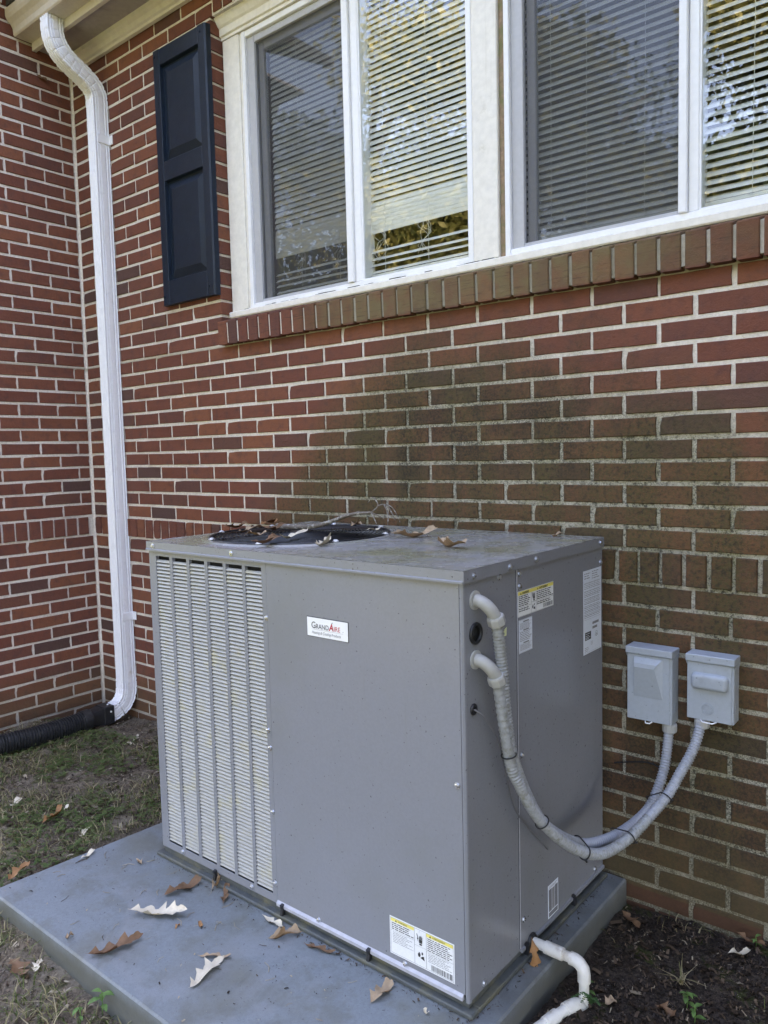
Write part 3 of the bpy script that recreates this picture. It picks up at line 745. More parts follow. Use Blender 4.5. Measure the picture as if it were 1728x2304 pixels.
# ------------------------------------------------------------------ air conditioner
AX0, AX1, AY0, AY1, AZ0, AZ1 = .469, 1.7204, -.8151, -.0431, .065, 1.118
ac = thing('air_conditioner', 'large grey packaged air conditioner with louvred front and fan on top, on a grey pad', 'air conditioner', ((AX0 + AX1) / 2, (AY0 + AY1) / 2, PZ))
def acp(b, name, mats, smooth=False, parent=None, **k):
    q = b.build(name, mats, parent or ac, smooth, **k)
    if parent is None: q.matrix_parent_inverse = Matrix.Translation((-ac.location).to_tuple())
    return q
CB = M['cabinet']
# base rail
b = MB(); e = .016
for (x0, x1, y0, y1) in ((AX0 - e, AX1 + e, AY0 - e, AY0 + .02), (AX0 - e, AX1 + e, AY1 - .02, AY1 + .006), (AX0 - e, AX0 + .02, AY0 + .0205, AY1 - .0205), (AX1 - .02, AX1 + e, AY0 + .0205, AY1 - .0205)):
    b.cbox(x0, x1, y0, y1, PZ + .0005, PZ + .014, .003)
b.box(AX0 + .004, AX1 - .004, AY0 + .004, AY1 - .004, PZ + .0145, AZ0 + .004)
acp(b, 'base_rail', M['rail'])
clip = MB(); clip.prism([(AY0 - .014, PZ + .012), (AY0 - .010, PZ + .030), (AY0 - .014, PZ + .044), (AY0 - .004, PZ + .047), (AY0 - .001, PZ + .030), (AY0 - .001, PZ + .012)], 0, -.005, .005)
cm = clip.mesh('rail_clip', M['black'])
for x in (.76, 1.072, 1.406):
    q = link('rail_clip', cm, ac); q.location = (x, 0, 0); q.matrix_parent_inverse = Matrix.Translation((-ac.location).to_tuple())
clip2 = MB(); clip2.prism([(AX1 + .014, PZ + .012), (AX1 + .012, PZ + .040), (AX1 + .002, PZ + .044), (AX1 + .001, PZ + .012)], 1, -.006, .006)
cm2 = clip2.mesh('rail_clip', M['black'])
for y in (-.262, -.545):
    q = link('rail_clip', cm2, ac); q.location = (0, y, 0); q.matrix_parent_inverse = Matrix.Translation((-ac.location).to_tuple())
# louvred front panel
slots = [(.507, .581), (.597, .671), (.686, .762), (.777, .851), (.865, .940), (.953, 1.025)]; LZ0, LZ1 = .090, 1.071
XS = 1.0445
b = MB(); y0, y1 = AY0, AY0 + .0015
edges = [AX0] + [v for s in slots for v in s] + [XS]
for i in range(0, len(edges), 2): b.box(edges[i], edges[i + 1], y0, y1 + .010, LZ0, LZ1)
b.box(AX0, XS, y0, y1, LZ1, AZ1 - .028); b.box(AX0, XS, y0, y1, AZ0, LZ0)
lp = acp(b, 'louvre_panel', CB)
b = MB(); b.box(AX0 + .01, XS, AY0 + .03, AY0 + .032, AZ0 + .01, AZ1 - .03); acp(b, 'coil_back', M['dark'])
pitch = .01178; NS = int((LZ1 - LZ0 - .006) / pitch)
sm = {}
def louvre(Lw):
    b = MB(); prof2 = [(.0085, .0086), (.0058, .0074), (.0030, .0050), (.0012, .0022), (.0012, .0006), (.0022, .0000)]
    vs = [(0, p, q) for p, q in prof2] + [(Lw, p, q) for p, q in prof2]; n = len(prof2)
    fs = [(k, k + 1, n + k + 1, n + k) for k in range(n - 1)]
    pass
    return b.add(vs, fs)
rest = MB(); cnt = 0
for si in range(len(slots) - 1, -1, -1):
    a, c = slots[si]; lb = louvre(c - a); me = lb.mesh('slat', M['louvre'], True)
    for k in range(NS):
        z = LZ0 + .005 + k * pitch
        if cnt < 300 and (si >= 3 or k > NS - 45):
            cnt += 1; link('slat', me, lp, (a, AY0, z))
        else: rest.add([(v[0] + a, v[1] + AY0, v[2] + z) for v in lb.v], lb.f)
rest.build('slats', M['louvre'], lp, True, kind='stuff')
# plain access panel, corner post, side panels, back and left
b = MB(); b.box(XS + .0015, 1.7085, AY0 - .0006, AY0 + .002, AZ0 + .012, AZ1 - .028); acc = acp(b, 'access_panel', CB)
b = MB(); b.prism([(AY0 - .0004, AZ0 + .013), (AY0 - .007, AZ0 + .007), (AY0 - .0068, AZ0 - .002), (AY0 + .001, AZ0 - .002), (AY0 + .001, AZ0 + .013)], 0, XS + .0015, 1.704); b.build('bottom_flange', M['rail_edge'], acc)
b = MB(); b.prism([(1.7105, AY0 + .002), (1.7105, AY0 - .0012), (1.7155, AY0 - .0022), (1.7205, AY0 + .0006), (1.7215, AY0 + .006), (1.7215, AY0 + .010), (1.7190, AY0 + .010)], 2, AZ0 - .006, AZ1 - .028); acp(b, 'corner_post', CB)
b = MB(); b.box(1.7085, 1.7104, AY0 + .0008, AY0 + .003, AZ0, AZ1 - .028); acp(b, 'panel_gap', M['dark'])
b = MB(); b.box(AX1 - .002, AX1, AY0 + .0102, -.5705, AZ0 - .002, AZ1 - .028); acp(b, 'side_panel', CB)
b = MB(); b.box(AX1 - .0022, AX1 + .0012, -.5690, AY1, AZ0 + .004, AZ1 - .028); b.prism([(AX1 + .0012, AZ0 + .0038), (AX1 + .007, AZ0 + .002), (AX1 + .007, AZ0 - .006), (AX1 - .001, AZ0 - .006), (AX1 - .001, AZ0 + .0038)], 1, -.5690, AY1); acp(b, 'side_panel', CB)
b = MB(); b.box(AX1 + .0004, AX1 + .0019, -.5702, -.5676, AZ0 + .004, AZ1 - .031); acp(b, 'panel_edge', M['rail_edge'])
b = MB(); b.box(AX1 - .0002, AX1 + .0006, -.5722, -.5703, AZ0 + .004, AZ1 - .031); acp(b, 'panel_gap', M['dark'])
b = MB(); b.box(AX0, AX0 + .002, AY0 + .002, AY1, AZ0, AZ1 - .028); b.box(AX0 + .0025, AX1 - .0025, AY1 - .002, AY1, AZ0, AZ1 - .028); acp(b, 'rear_panel', CB)
# lid with round fan opening
FX, FY, FR = .803, -.435, .300
b = MB(); n = 64
ox0, ox1, oy0, oy1 = AX0 - .006, AX1 + .006, AY0 - .006, AY1 + .004
def sqp(a):
    dx, dy = math.cos(a), math.sin(a); ts = []
    if dx > 1e-9: ts.append((ox1 - FX) / dx)
    if dx < -1e-9: ts.append((ox0 - FX) / dx)
    if dy > 1e-9: ts.append((oy1 - FY) / dy)
    if dy < -1e-9: ts.append((oy0 - FY) / dy)
    t = min(ts); return (FX + dx * t, FY + dy * t)
angs = sorted(set([2 * math.pi * k / n for k in range(n)] + [math.atan2(y - FY, x - FX) % (2 * math.pi) for x in (ox0, ox1) for y in (oy0, oy1)])); N = len(angs)
rad = [(None, AZ1), (.335, AZ1), (.331, AZ1 + .004), (.318, AZ1 + .0045), (.314, AZ1 + .001), (.302, AZ1 + .002), (FR, AZ1 - .01), (FR, AZ1 - .10)]
vs = []
for (r_, z) in rad:
    for a in angs:
        if r_ is None: x, y = sqp(a)
        else: x, y = FX + math.cos(a) * r_, FY + math.sin(a) * r_
        vs.append((x, y, z))
fs = [(i * N + k, i * N + (k + 1) % N, (i + 1) * N + (k + 1) % N, (i + 1) * N + k) for i in range(len(rad) - 1) for k in range(N)]
fs = [f[::-1] for f in fs]
b.add(vs, fs)
lid = acp(b, 'lid', M['cabinet_top'], 35)
b = MB(); zl = AZ1 - .030
for (x0, x1, ya, yb) in ((ox0, ox1, oy0, oy0 + .0018), (ox0, ox1, oy1 - .0018, oy1), (ox0, ox0 + .0018, oy0 + .002, oy1 - .002), (ox1 - .0018, ox1, oy0 + .002, oy1 - .002)):
    b.box(x0, x1, ya, yb, zl, AZ1 - .0006)
b.prism([(oy0, zl), (oy0 - .0035, zl - .001), (oy0 - .0035, zl + .004), (oy0, zl + .006)], 0, ox0, ox1 - .002)
b.build('lid_rim', CB, lid).matrix_parent_inverse = Matrix.Translation((0, 0, 0))
# fan and guard
b = MB(); b.tube([(FX, FY, AZ1 - .10), (FX, FY, AZ1 - .101)], FR, 40, True); acp(b, 'fan_well', M['dark'])
b = MB(); b.tube([(FX, FY, AZ1 - .09), (FX, FY, AZ1 - .05)], .05, 20); hub = acp(b, 'fan_hub', M['black'], 40)
for k in range(4):
    a0 = k * math.pi / 2 + .3; vs = []
    for r_, z0_, z1_, da in ((.05, -.05, -.08, .5), (.17, -.055, -.085, .42), (.28, -.06, -.088, .36)):
        for s_, z in ((-1, z0_), (1, z1_)): vs.append((FX + math.cos(a0 + s_ * da) * r_, FY + math.sin(a0 + s_ * da) * r_, AZ1 + z))
    b = MB(); b.add(vs, [(0, 2, 3, 1), (2, 4, 5, 3)]); q = b.build('fan_blade', M['black'], ac); q.matrix_parent_inverse = Matrix.Translation((-ac.location).to_tuple())
b = MB()
for i in range(22):
    r_ = .035 + .0127 * i
    if r_ > .303: break
    z = AZ1 + .012 - .010 * (r_ / .3) ** 2
    b.tube([(FX + math.cos(2 * math.pi * k / 56) * r_, FY + math.sin(2 * math.pi * k / 56) * r_, z) for k in range(56)], .0019, 5, False, 0, True)
b.tube([(FX + math.cos(2 * math.pi * k / 56) * .305, FY + math.sin(2 * math.pi * k / 56) * .305, AZ1 + .004) for k in range(56)], .0045, 6, False, 0, True)
for k in range(8):
    a = k * math.pi / 4 + .2
    b.tube([(FX + math.cos(a) * .03, FY + math.sin(a) * .03, AZ1 + .0085), (FX + math.cos(a) * .305, FY + math.sin(a) * .305, AZ1 + .001)], .0022, 5)
b.tube([(FX, FY, AZ1 + .008), (FX, FY, AZ1 + .013)], .035, 20)
acp(b, 'fan_guard', M['wire'], True)
def screw_mesh(name, mat, r=.0068):
    b = MB(); b.tube([(0, 0, 0), (0, 0, .0012)], r * 1.25, 12); b.tube([(0, 0, .0012), (0, 0, .0045), (0, 0, .0056)], [r * .85, r * .85, r * .5], 6); return b.mesh(name, mat)
scm = screw_mesh('screw', M['chrome']); wcm = screw_mesh('screw', M['white_cap'], .0085)
def screw(p, ax, me=scm):
    q = link('screw', me, ac); rot = {'f': (math.pi / 2, 0, 0), 's': (0, math.pi / 2, 0), 't': (0, 0, 0)}[ax]; q.location = p; q.rotation_euler = rot
    q.matrix_parent_inverse = Matrix.Translation((-ac.location).to_tuple())
for (x, z, y) in ((.501, 1.104, oy0), (.901, 1.105, oy0), (1.041, .926, AY0), (1.031, .591, AY0), (1.038, .54, AY0 - .0006), (1.038, .345, AY0), (1.038, .126, AY0), (1.696, .599, AY0 - .0006), (1.215, .080, AY0 - .0006), (1.525, .080, AY0 - .0006), (.583, .077, AY0), (.93, .077, AY0)):
    screw((x, y, z), 'f')
for (y, z, x) in ((-.777, 1.101, ox1), (-.611, 1.100, ox1), (-.474, 1.103, ox1), (-.066, 1.103, ox1), (-.654, 1.081, AX1), (-.557, 1.074, AX1 + .0012), (-.555, 1.042, AX1 + .0012), (-.552, .595, AX1 + .0012), (-.056, 1.041, AX1 + .0012), (-.551, .142, AX1 + .0012), (-.749, .076, AX1), (-.103, .080, AX1 + .0012)):
    screw((x, y, z), 's')
for k in range(8):
    a = k * math.pi / 4 - .42; screw((FX + math.cos(a) * .308, FY + math.sin(a) * .308, AZ1 + .006), 't', wcm)

# lettering and labels
def text_object(cu):
    tmp = bpy.data.objects.new('lettering', cu); C.objects.link(tmp)
    me = bpy.data.meshes.new_from_object(tmp.evaluated_get(bpy.context.evaluated_depsgraph_get())); me.name = 'lettering'
    bpy.data.objects.remove(tmp); o = link('lettering', me); o['kind'] = 'stuff'; return o
class Sticker:
    """flat printed label; o = lower-left corner, u/v unit vectors, n outward"""
    def __init__(s, name, o, u, v, n, W, H, mat, label=None, frame=None):
        s.o, s.u, s.v, s.n = Vector(o), Vector(u), Vector(v), Vector(n); s.W, s.H = W, H
        b = MB(); s.quad(b, 0, 0, W, H, .0006, .0006); s.base = acp(b, name, mat, label=label)
        s.layers = {}
    def pt(s, x, y, h): return s.o + s.u * x + s.v * y + s.n * h
    def quad(s, b, x0, y0, x1, y1, h, th=0):
        P = [s.pt(x0, y0, h), s.pt(x1, y0, h), s.pt(x1, y1, h), s.pt(x0, y1, h)]
        if th: P += [p - s.n * th for p in P]; b.add(P, [(0, 1, 2, 3), (0, 4, 5, 1), (1, 5, 6, 2), (2, 6, 7, 3), (3, 7, 4, 0)])
        else: b.add(P, [(0, 1, 2, 3)])
    def rect(s, x0, y0, x1, y1, mat='ink', lvl=1):
        b = s.layers.setdefault((mat, lvl), MB()); s.quad(b, x0, y0, x1, y1, .0006 + .0002 * lvl)
    def poly(s, pts, mat='ink', lvl=2):
        b = s.layers.setdefault((mat, lvl), MB()); P = [s.pt(x, y, .0006 + .0002 * lvl) for x, y in pts]; b.add(P, [tuple(range(len(P)))])
    def lines(s, x0, y0, x1, y1, nrow, r, mat='ink_grey', ragged=.25, thick=.5):
        hgt = (y1 - y0) / nrow
        for i in range(nrow):
            yb = y1 - (i + 1) * hgt + hgt * (1 - thick) / 2; x = x0; xe = x1 - (x1 - x0) * r.random() * ragged
            while x < xe:
                wd = min(xe - x, r.uniform(1.2, 4.2) * hgt * .9)
                s.rect(x, yb, x + wd, yb + hgt * thick, mat); x += wd + hgt * .45
    def frame(s, t, mat='ink', inset=0.0):
        a = inset; W, H = s.W, s.H
        for q in ((a, a, W - a, a + t), (a, H - a - t, W - a, H - a), (a, a + t, a + t, H - a - t), (W - a - t, a + t, W - a, H - a - t)): s.rect(*q, mat)
    def bars(s, x0, y0, x1, y1, r, vertical=True):
        x = x0
        while x < x1:
            wd = r.choice((.6, .6, 1.2, 2.0)) * (x1 - x0) / 60; s.rect(x, y0, min(x + wd, x1), y1); x += wd + r.choice((.6, 1.0, 1.6)) * (x1 - x0) / 60
    def text(s, txt, x, y, size, mat='ink', shear=0.0, sx=1.0, lvl=3, bold=0.0):
        cu = bpy.data.curves.new('lettering', 'FONT'); cu.body = txt; cu.size = size; cu.shear = shear; cu.offset = bold; cu.materials.append(M[mat])
        ob = text_object(cu); ob.parent = s.base
        mm = Matrix((s.u, s.v, s.n)).transposed().to_4x4(); mm.translation = s.pt(x, y, .0006 + .0002 * lvl) - ac.location
        ob.matrix_local = Matrix.Translation(ac.location) @ mm @ Matrix.Diagonal((sx, 1, 1, 1))
        return ob
    def done(s):
        for (mat, lvl), b in s.layers.items():
            b.build('print', M[mat], s.base, kind='stuff')
UF, VF, NF = (1, 0, 0), (0, 0, 1), (0, -1, 0)
US, VS, NS_ = (0, 1, 0), (0, 0, 1), (1, 0, 0)
rt = random.Random(5)
# maker's plate
b = MB(); b.cbox(1.2065, 1.3605, AY0 - .0016, AY0 - .0004, .8975, .9525, .0007); acp(b, 'plate_backing', M['black'])
lg = Sticker('name_plate', (1.2085, AY0 - .0017, .8990), UF, VF, NF, .150, .0515, M['plate'])
lg.text('G', .0160, .0225, .0260, 'ink', .0, .92); lg.text('RAND', .0330, .0225, .0190, 'ink', 0, .92)
lg.text('A', .0825, .0225, .0260, 'ink_red', .12, .92, bold=.0006); lg.text('IRE', .1000, .0225, .0190, 'ink_red', 0, .92)
lg.poly([(.0815, .0225), (.0850, .0225), (.0960, .0445), (.0945, .0460)], 'ink', 2)
lg.rect(.0170, .0190, .1330, .0195, 'ink_grey'); lg.rect(.1320, .0232, .1340, .0252, 'ink_grey')
lg.text('Heating & Cooling Products', .0175, .0075, .0112, 'ink_grey', .30, .84); lg.done()
# hazard label low on the front
def hands(s, x, y, k):
    s.poly([(x, y + 6 * k), (x + 1 * k, y + 3 * k), (x + .3 * k, y + 3.2 * k), (x + 1.6 * k, y), (x + 1.2 * k, y + 2.4 * k), (x + 1.9 * k, y + 2.3 * k), (x + .6 * k, y + 6.2 * k)])
    for i in range(4): s.poly([(x + (2.2 + i * .75) * k, y + 2 * k), (x + (2.8 + i * .75) * k, y + 2 * k), (x + (2.8 + i * .75) * k, y + (5.0 + .5 * (1 - abs(i - 1.5))) * k), (x + (2.3 + i * .75) * k, y + (5.0 + .5 * (1 - abs(i - 1.5))) * k)])
    s.poly([(x + 2.2 * k, y), (x + 4.8 * k, y), (x + 5.1 * k, y + 2.2 * k), (x + 2.1 * k, y + 2.2 * k)]); s.poly([(x + 2.5 * k, y - 1.6 * k), (x + 4.6 * k, y - 1.6 * k), (x + 4.8 * k, y - .4 * k), (x + 2.4 * k, y - .4 * k)])
def flame(s, x, y, k):
    s.poly([(x + .4 * k, y + .2 * k), (x + 1.6 * k, y), (x + 2.2 * k, y + 1.6 * k), (x + 1.3 * k, y + 3.4 * k), (x + .1 * k, y + 1.7 * k)])
    s.poly([(x + 2.9 * k, y + 2.2 * k), (x + 3.7 * k, y + 2.0 * k), (x + 4.2 * k, y + 2.8 * k), (x + 3.8 * k, y + 3.8 * k), (x + 3.0 * k, y + 3.6 * k)])
    s.poly([(x + 2.0 * k, y - .2 * k), (x + 5.2 * k, y - 1.2 * k), (x + 4.6 * k, y + 1.5 * k), (x + 3.4 * k, y + 1.0 * k)])
def tri(s, x, y, k): s.poly([(x, y), (x + k, y), (x + k / 2, y + k * .9)])
h1 = Sticker('hazard_label', (1.4765, AY0 - .0008, .0925), UF, VF, NF, .2025, .1015, M['paper'])
h1.frame(.0008, 'ink_grey', .003)
h1.rect(.004, .089, .079, .0975, 'yellow', 1); h1.rect(.118, .089, .1985, .0975, 'yellow', 1)
tri(h1, .018, .0903, .0062); tri(h1, .127, .0903, .0062); h1.text('WARNING', .028, .0905, .0075, 'ink', 0, .8); h1.text('AVERTISSEMENT', .137, .0905, .0075, 'ink', 0, .72)
for x in (.080, .117): h1.rect(x, .004, x + .0008, .0975, 'ink')
h1.rect(.004, .0640, .080, .0646, 'ink_grey'); h1.rect(.081, .0540, .117, .0546, 'ink_grey'); h1.rect(.118, .0500, .1985, .0506, 'ink_grey')
h1.lines(.0065, .0665, .078, .0875, 4, rt, 'ink', .25, .45); h1.lines(.010, .032, .078, .0620, 7, rt, 'ink_grey', .4, .3); h1.lines(.121, .0520, .197, .0875, 7, rt, 'ink', .25, .42); h1.lines(.123, .024, .197, .0485, 6, rt, 'ink_grey', .4, .32)
h1.text('!', .095, .0895, .008, 'ink', 0, 1); hands(h1, .087, .064, .0036); flame(h1, .090, .026, .0042); h1.bars(.132, .0055, .197, .0205, rt); h1.done()
# warning label on the side
s1 = Sticker('warning_label', (AX1 + .0012, -.5655, .9615), US, VS, NS_, .197, .067, M['paper'])
s1.frame(.0007, 'ink_grey', .0008); s1.rect(.0015, .0565, .1955, .0655, 'yellow', 1); tri(s1, .012, .0578, .0065); tri(s1, .103, .0578, .0065)
s1.text('WARNING', .022, .0578, .0086, 'ink', 0, .86, bold=.0003); s1.text('AVERTISSEMENT', .114, .0578, .0082, 'ink', 0, .82, bold=.0003); s1.rect(.0700, .0015, .0708, .0565); s1.rect(.0960, .0015, .0968, .0565)
s1.rect(.0708, .0290, .0960, .0296); s1.rect(.0015, .0240, .0700, .0246); s1.rect(.0968, .0280, .1955, .0286)
s1.lines(.004, .0260, .068, .0555, 6, rt, 'ink', .25, .5); s1.lines(.004, .012, .066, .0225, 2, rt, 'ink', .3, .5); s1.lines(.100, .030, .193, .0550, 5, rt, 'ink', .3, .5); s1.lines(.100, .0165, .180, .0265, 2, rt, 'ink', .3, .5)
hands(s1, .0740, .0365, .0031); flame(s1, .0745, .0110, .0034); s1.bars(.136, .004, .192, .0150, rt); s1.done()
s2 = Sticker('notice_label', (AX1 + .0012, -.5610, .8650), US, VS, NS_, .0705, .0880, M['paper_blue'])
s2.frame(.0006, 'ink_grey', .0006)
for (ya, yb) in ((.062, .078), (.030, .056), (.006, .022)): s2.lines(.005, ya, .066, yb, 6, rt, 'ink_grey', .3, .4)
for y in (.0800, .0575, .0240): s2.rect(.022, y, .052, y + .0035, 'ink_grey'); s2.rect(.001, y - .0012, .0695, y - .0008, 'ink_grey')
s2.done()
s3 = Sticker('rating_label', (AX1 + .0012, -.1780, .7755), US, VS, NS_, .1260, .2530, M['paper_blue'])
s3.lines(.006, .226, .050, .247, 3, rt, 'ink_grey', .3, .35); s3.lines(.060, .222, .120, .249, 4, rt, 'ink_grey', .35, .32)
for y in (.196, .172, .150, .128, .108): s3.lines(.006, y, .121, y + .020, 4, rt, 'ink_grey', .12, .28)
for k in range(10): s3.rect(.005, .104 + k * .0124, .122, .1045 + k * .0124, 'ink_grey')
for x in (.045, .078, .100): s3.rect(x, .132, x + .0004, .222, 'ink_grey')
for (y, w_) in ((.084, .045), (.070, .034)):
    s3.rect(.062, y, .062 + w_, y + .0075, 'ink_grey')
s3.rect(.010, .042, .052, .066, 'ink', 1)
for y in (.060, .054, .049, .045): s3.rect(.013, y, .013 + rt.uniform(.02, .034), y + .0014, 'paper_blue', 2)
s3.text('c    us', .078, .046, .009, 'ink_grey', 0, .9); s3.text('UL', .085, .0475, .0105, 'ink', .0, .8)
ring = [(.0905 + .0085 * math.cos(2 * math.pi * k / 20), .0515 + .0085 * math.sin(2 * math.pi * k / 20)) for k in range(20)]
for k in range(20):
    p, q = ring[k], ring[(k + 1) % 20]; cx, cy = .0905, .0515; f2 = .88
    s3.poly([p, q, (cx + (q[0] - cx) * f2, cy + (q[1] - cy) * f2), (cx + (p[0] - cx) * f2, cy + (p[1] - cy) * f2)], 'ink')
s3.lines(.050, .022, .070, .034, 3, rt, 'ink_grey', .3, .25); s3.lines(.008, .006, .040, .022, 3, rt, 'ink_grey', .3, .3); s3.rect(.006, .004, .121, .0045, 'ink_grey'); s3.done()
s4 = Sticker('certificate_label', (AX1 + .0012, -.4130, .0720), US, VS, NS_, .0610, .0960, M['paper_blue'])
s4.rect(.0035, .003, .0575, .016, 'cabinet', 1); s4.rect(.0035, .0185, .0210, .0830, 'cabinet', 1); s4.rect(.0400, .0185, .0575, .0830, 'cabinet', 1); s4.lines(.006, .085, .055, .093, 2, rt, 'ink_grey', .3, .4); s4.rect(.0225, .0190, .0385, .0815, 'ink_grey', 1); s4.done()
b = MB(); b.add([(AX1 + .0006, -.6425, .9250), (AX1 + .0006, -.6220, .9270), (AX1 + .0006, -.6205, .9490), (AX1 + .0006, -.6330, .9440), (AX1 + .0006, -.6420, .9400)], [(0, 1, 2, 3, 4)]); acp(b, 'sticker', M['sticker'])
# grommets in the side
def torus_x(b, c, R, r, n=24, s_=8):
    b.tube([(c[0], c[1] + math.cos(2 * math.pi * k / n) * R, c[2] + math.sin(2 * math.pi * k / n) * R) for k in range(n)], r, s_, False, 0, True)
b = MB(); torus_x(b, (AX1 + .002, -.766, .961), .0225, .0048); b.disc((AX1 - .001, -.766, .961), (1, 0, 0), .021, 20, .0015); acp(b, 'knockout_plug', M['black'], True)
b = MB(); torus_x(b, (AX1 + .002, -.780, .780), .0100, .0042, 18); b.disc((AX1 - .001, -.780, .780), (1, 0, 0), .009, 14, .002); acp(b, 'wire_grommet', M['black'], True)

# ------------------------------------------------------------------ disconnect boxes
def elec_box(name, x0, x1, z0, z1, yf, label, kind):
    cx = (x0 + x1) / 2; th = thing(name, label, 'electrical box', (cx, 0, z0), 'electrical boxes on the brick wall'); bm = M['box']
    b = MB(); b.cbox(x0, x1, yf + .004, -.0015, z0, z1 - .004, .002); put(b, 'enclosure', bm, th)
    b = MB(); b.cbox(x0 - .0005, x1 - .006, yf, yf + .0035, z0 + .001, z1 - .020, .0012); cov = put(b, 'cover', bm, th)
    b = MB(); b.cbox(x0 - .004, x1 + .003, yf - .0065, -.0018, z1 - .018, z1 + .003, .002); b.prism([(yf - .0035, z1 - .0185), (yf + .006, z1 - .030), (-.016, z1 - .034), (-.003, z1 - .0185)], 0, x1 + .0004, x1 + .0026); b.prism([(yf - .0035, z1 - .0185), (yf + .006, z1 - .030), (-.016, z1 - .034), (-.003, z1 - .0185)], 0, x0 - .0035, x0 - .0012); put(b, 'hood', bm, th)
    if kind == 'wedge':
        b = MB(); a0, a1, zt, zb = x0 + .021, x1 - .026, z1 - .027, z0 + .073; d = .016; y = yf - .0002
        P = [(a0, y, zt), (a1, y, zt), (a1, y, zb), (a0, y, zb), (a0 + .006, y - d, zt - .028), (a1 - .020, y - d, zt - .028), (a0 + .004, y - d * .8, zt - .016), (a1 - .014, y - d * .85, zt - .016)]
        b.add(P, [(0, 6, 7, 1), (6, 4, 5, 7), (4, 3, 2, 5), (0, 3, 4, 6), (1, 7, 5, 2)]); put(b, 'embossed_hump', bm, th)
    else:
        b = MB(); a0, a1, zt, zb = x0 + .014, x1 - .014, z1 - .050, z0 + .093; vs = []; n = 28
        def rr(k, r_): 
            a = 2 * math.pi * k / n; sx, sy = math.cos(a), math.sin(a); w2, h2_ = (a1 - a0) / 2, (zt - zb) / 2
            return ((a0 + a1) / 2 + math.copysign(w2 - .012, sx) + sx * r_, (zt + zb) / 2 + math.copysign(max(.002, h2_ - .012), sy) + sy * r_)
        for (r_, dy) in ((.0135, 0), (.012, .004), (.0115, .010), (.008, .0145), (.001, .0155)):
            for k in range(n): q = rr(k, r_); vs.append((q[0], yf - dy, q[1]))
        fs = [(i * n + k, (i + 1) * n + k, (i + 1) * n + (k + 1) % n, i * n + (k + 1) % n) for i in range(4) for k in range(n)] + [tuple(range(5 * n - 1, 4 * n - 1, -1))]
        b.add(vs, fs); put(b, 'embossed_hump', bm, th, 60)
        b = MB(); c = (x0 + .057, yf - .0006, z0 + .035)
        for R in (.0165, .0145): b.tube([(c[0] + math.cos(2 * math.pi * k / 28) * R, c[1], c[2] + math.sin(2 * math.pi * k / 28) * R) for k in range(28)], .0012, 5, False, 0, True)
        for s_ in range(4):
            a = s_ * math.pi / 2 + .5; b.tube([(c[0] + math.cos(a + t * 1.2) * (.013 - .004 * t), c[1], c[2] + math.sin(a + t * 1.2) * (.013 - .004 * t)) for t in (0, .33, .66, 1)], .0011, 4)
        cu = bpy.data.curves.new('lettering', 'FONT'); cu.body = 'GE'; cu.size = .017; cu.shear = .2; cu.extrude = .0009; cu.align_x = 'CENTER'; cu.align_y = 'CENTER'; cu.materials.append(bm)
        q = text_object(cu); q.parent = th; q.location = (c[0], c[1], c[2]); q.rotation_euler = (math.pi / 2, 0, 0); q.matrix_parent_inverse = Matrix.Translation((-th.location).to_tuple())
        put(b, 'embossed_emblem', bm, th, True)
    b = MB(); tx = x0 + (.066 if kind == 'wedge' else .060); tw = .010 if kind == 'wedge' else .022
    b.tube([(tx - tw, yf - .002, z0 + .002), (tx - tw * .6, yf - .012, z0 - .001), (tx + tw * .6, yf - .012, z0 - .001), (tx + tw, yf - .002, z0 + .002)], .0020, 6); put(b, 'hasp', M['plate'], th, True)
    for zz in (z0 + .045, z0 + .11):
        b = MB(); b.disc((x1, -.028, zz), (1, 0, 0), .010, 16, .0008); put(b, 'knockout', bm, th)
    return th
elec_box('disconnect_box', 1.809, 1.942, .571, .792, -.060, 'grey electrical box with a wedge shaped raised hood, nearer the air conditioner', 'wedge')
elec_box('disconnect_box', 1.985, 2.112, .606, .794, -.055, 'grey electrical box with a rounded bar raised across its cover and a round emblem', 'bar')

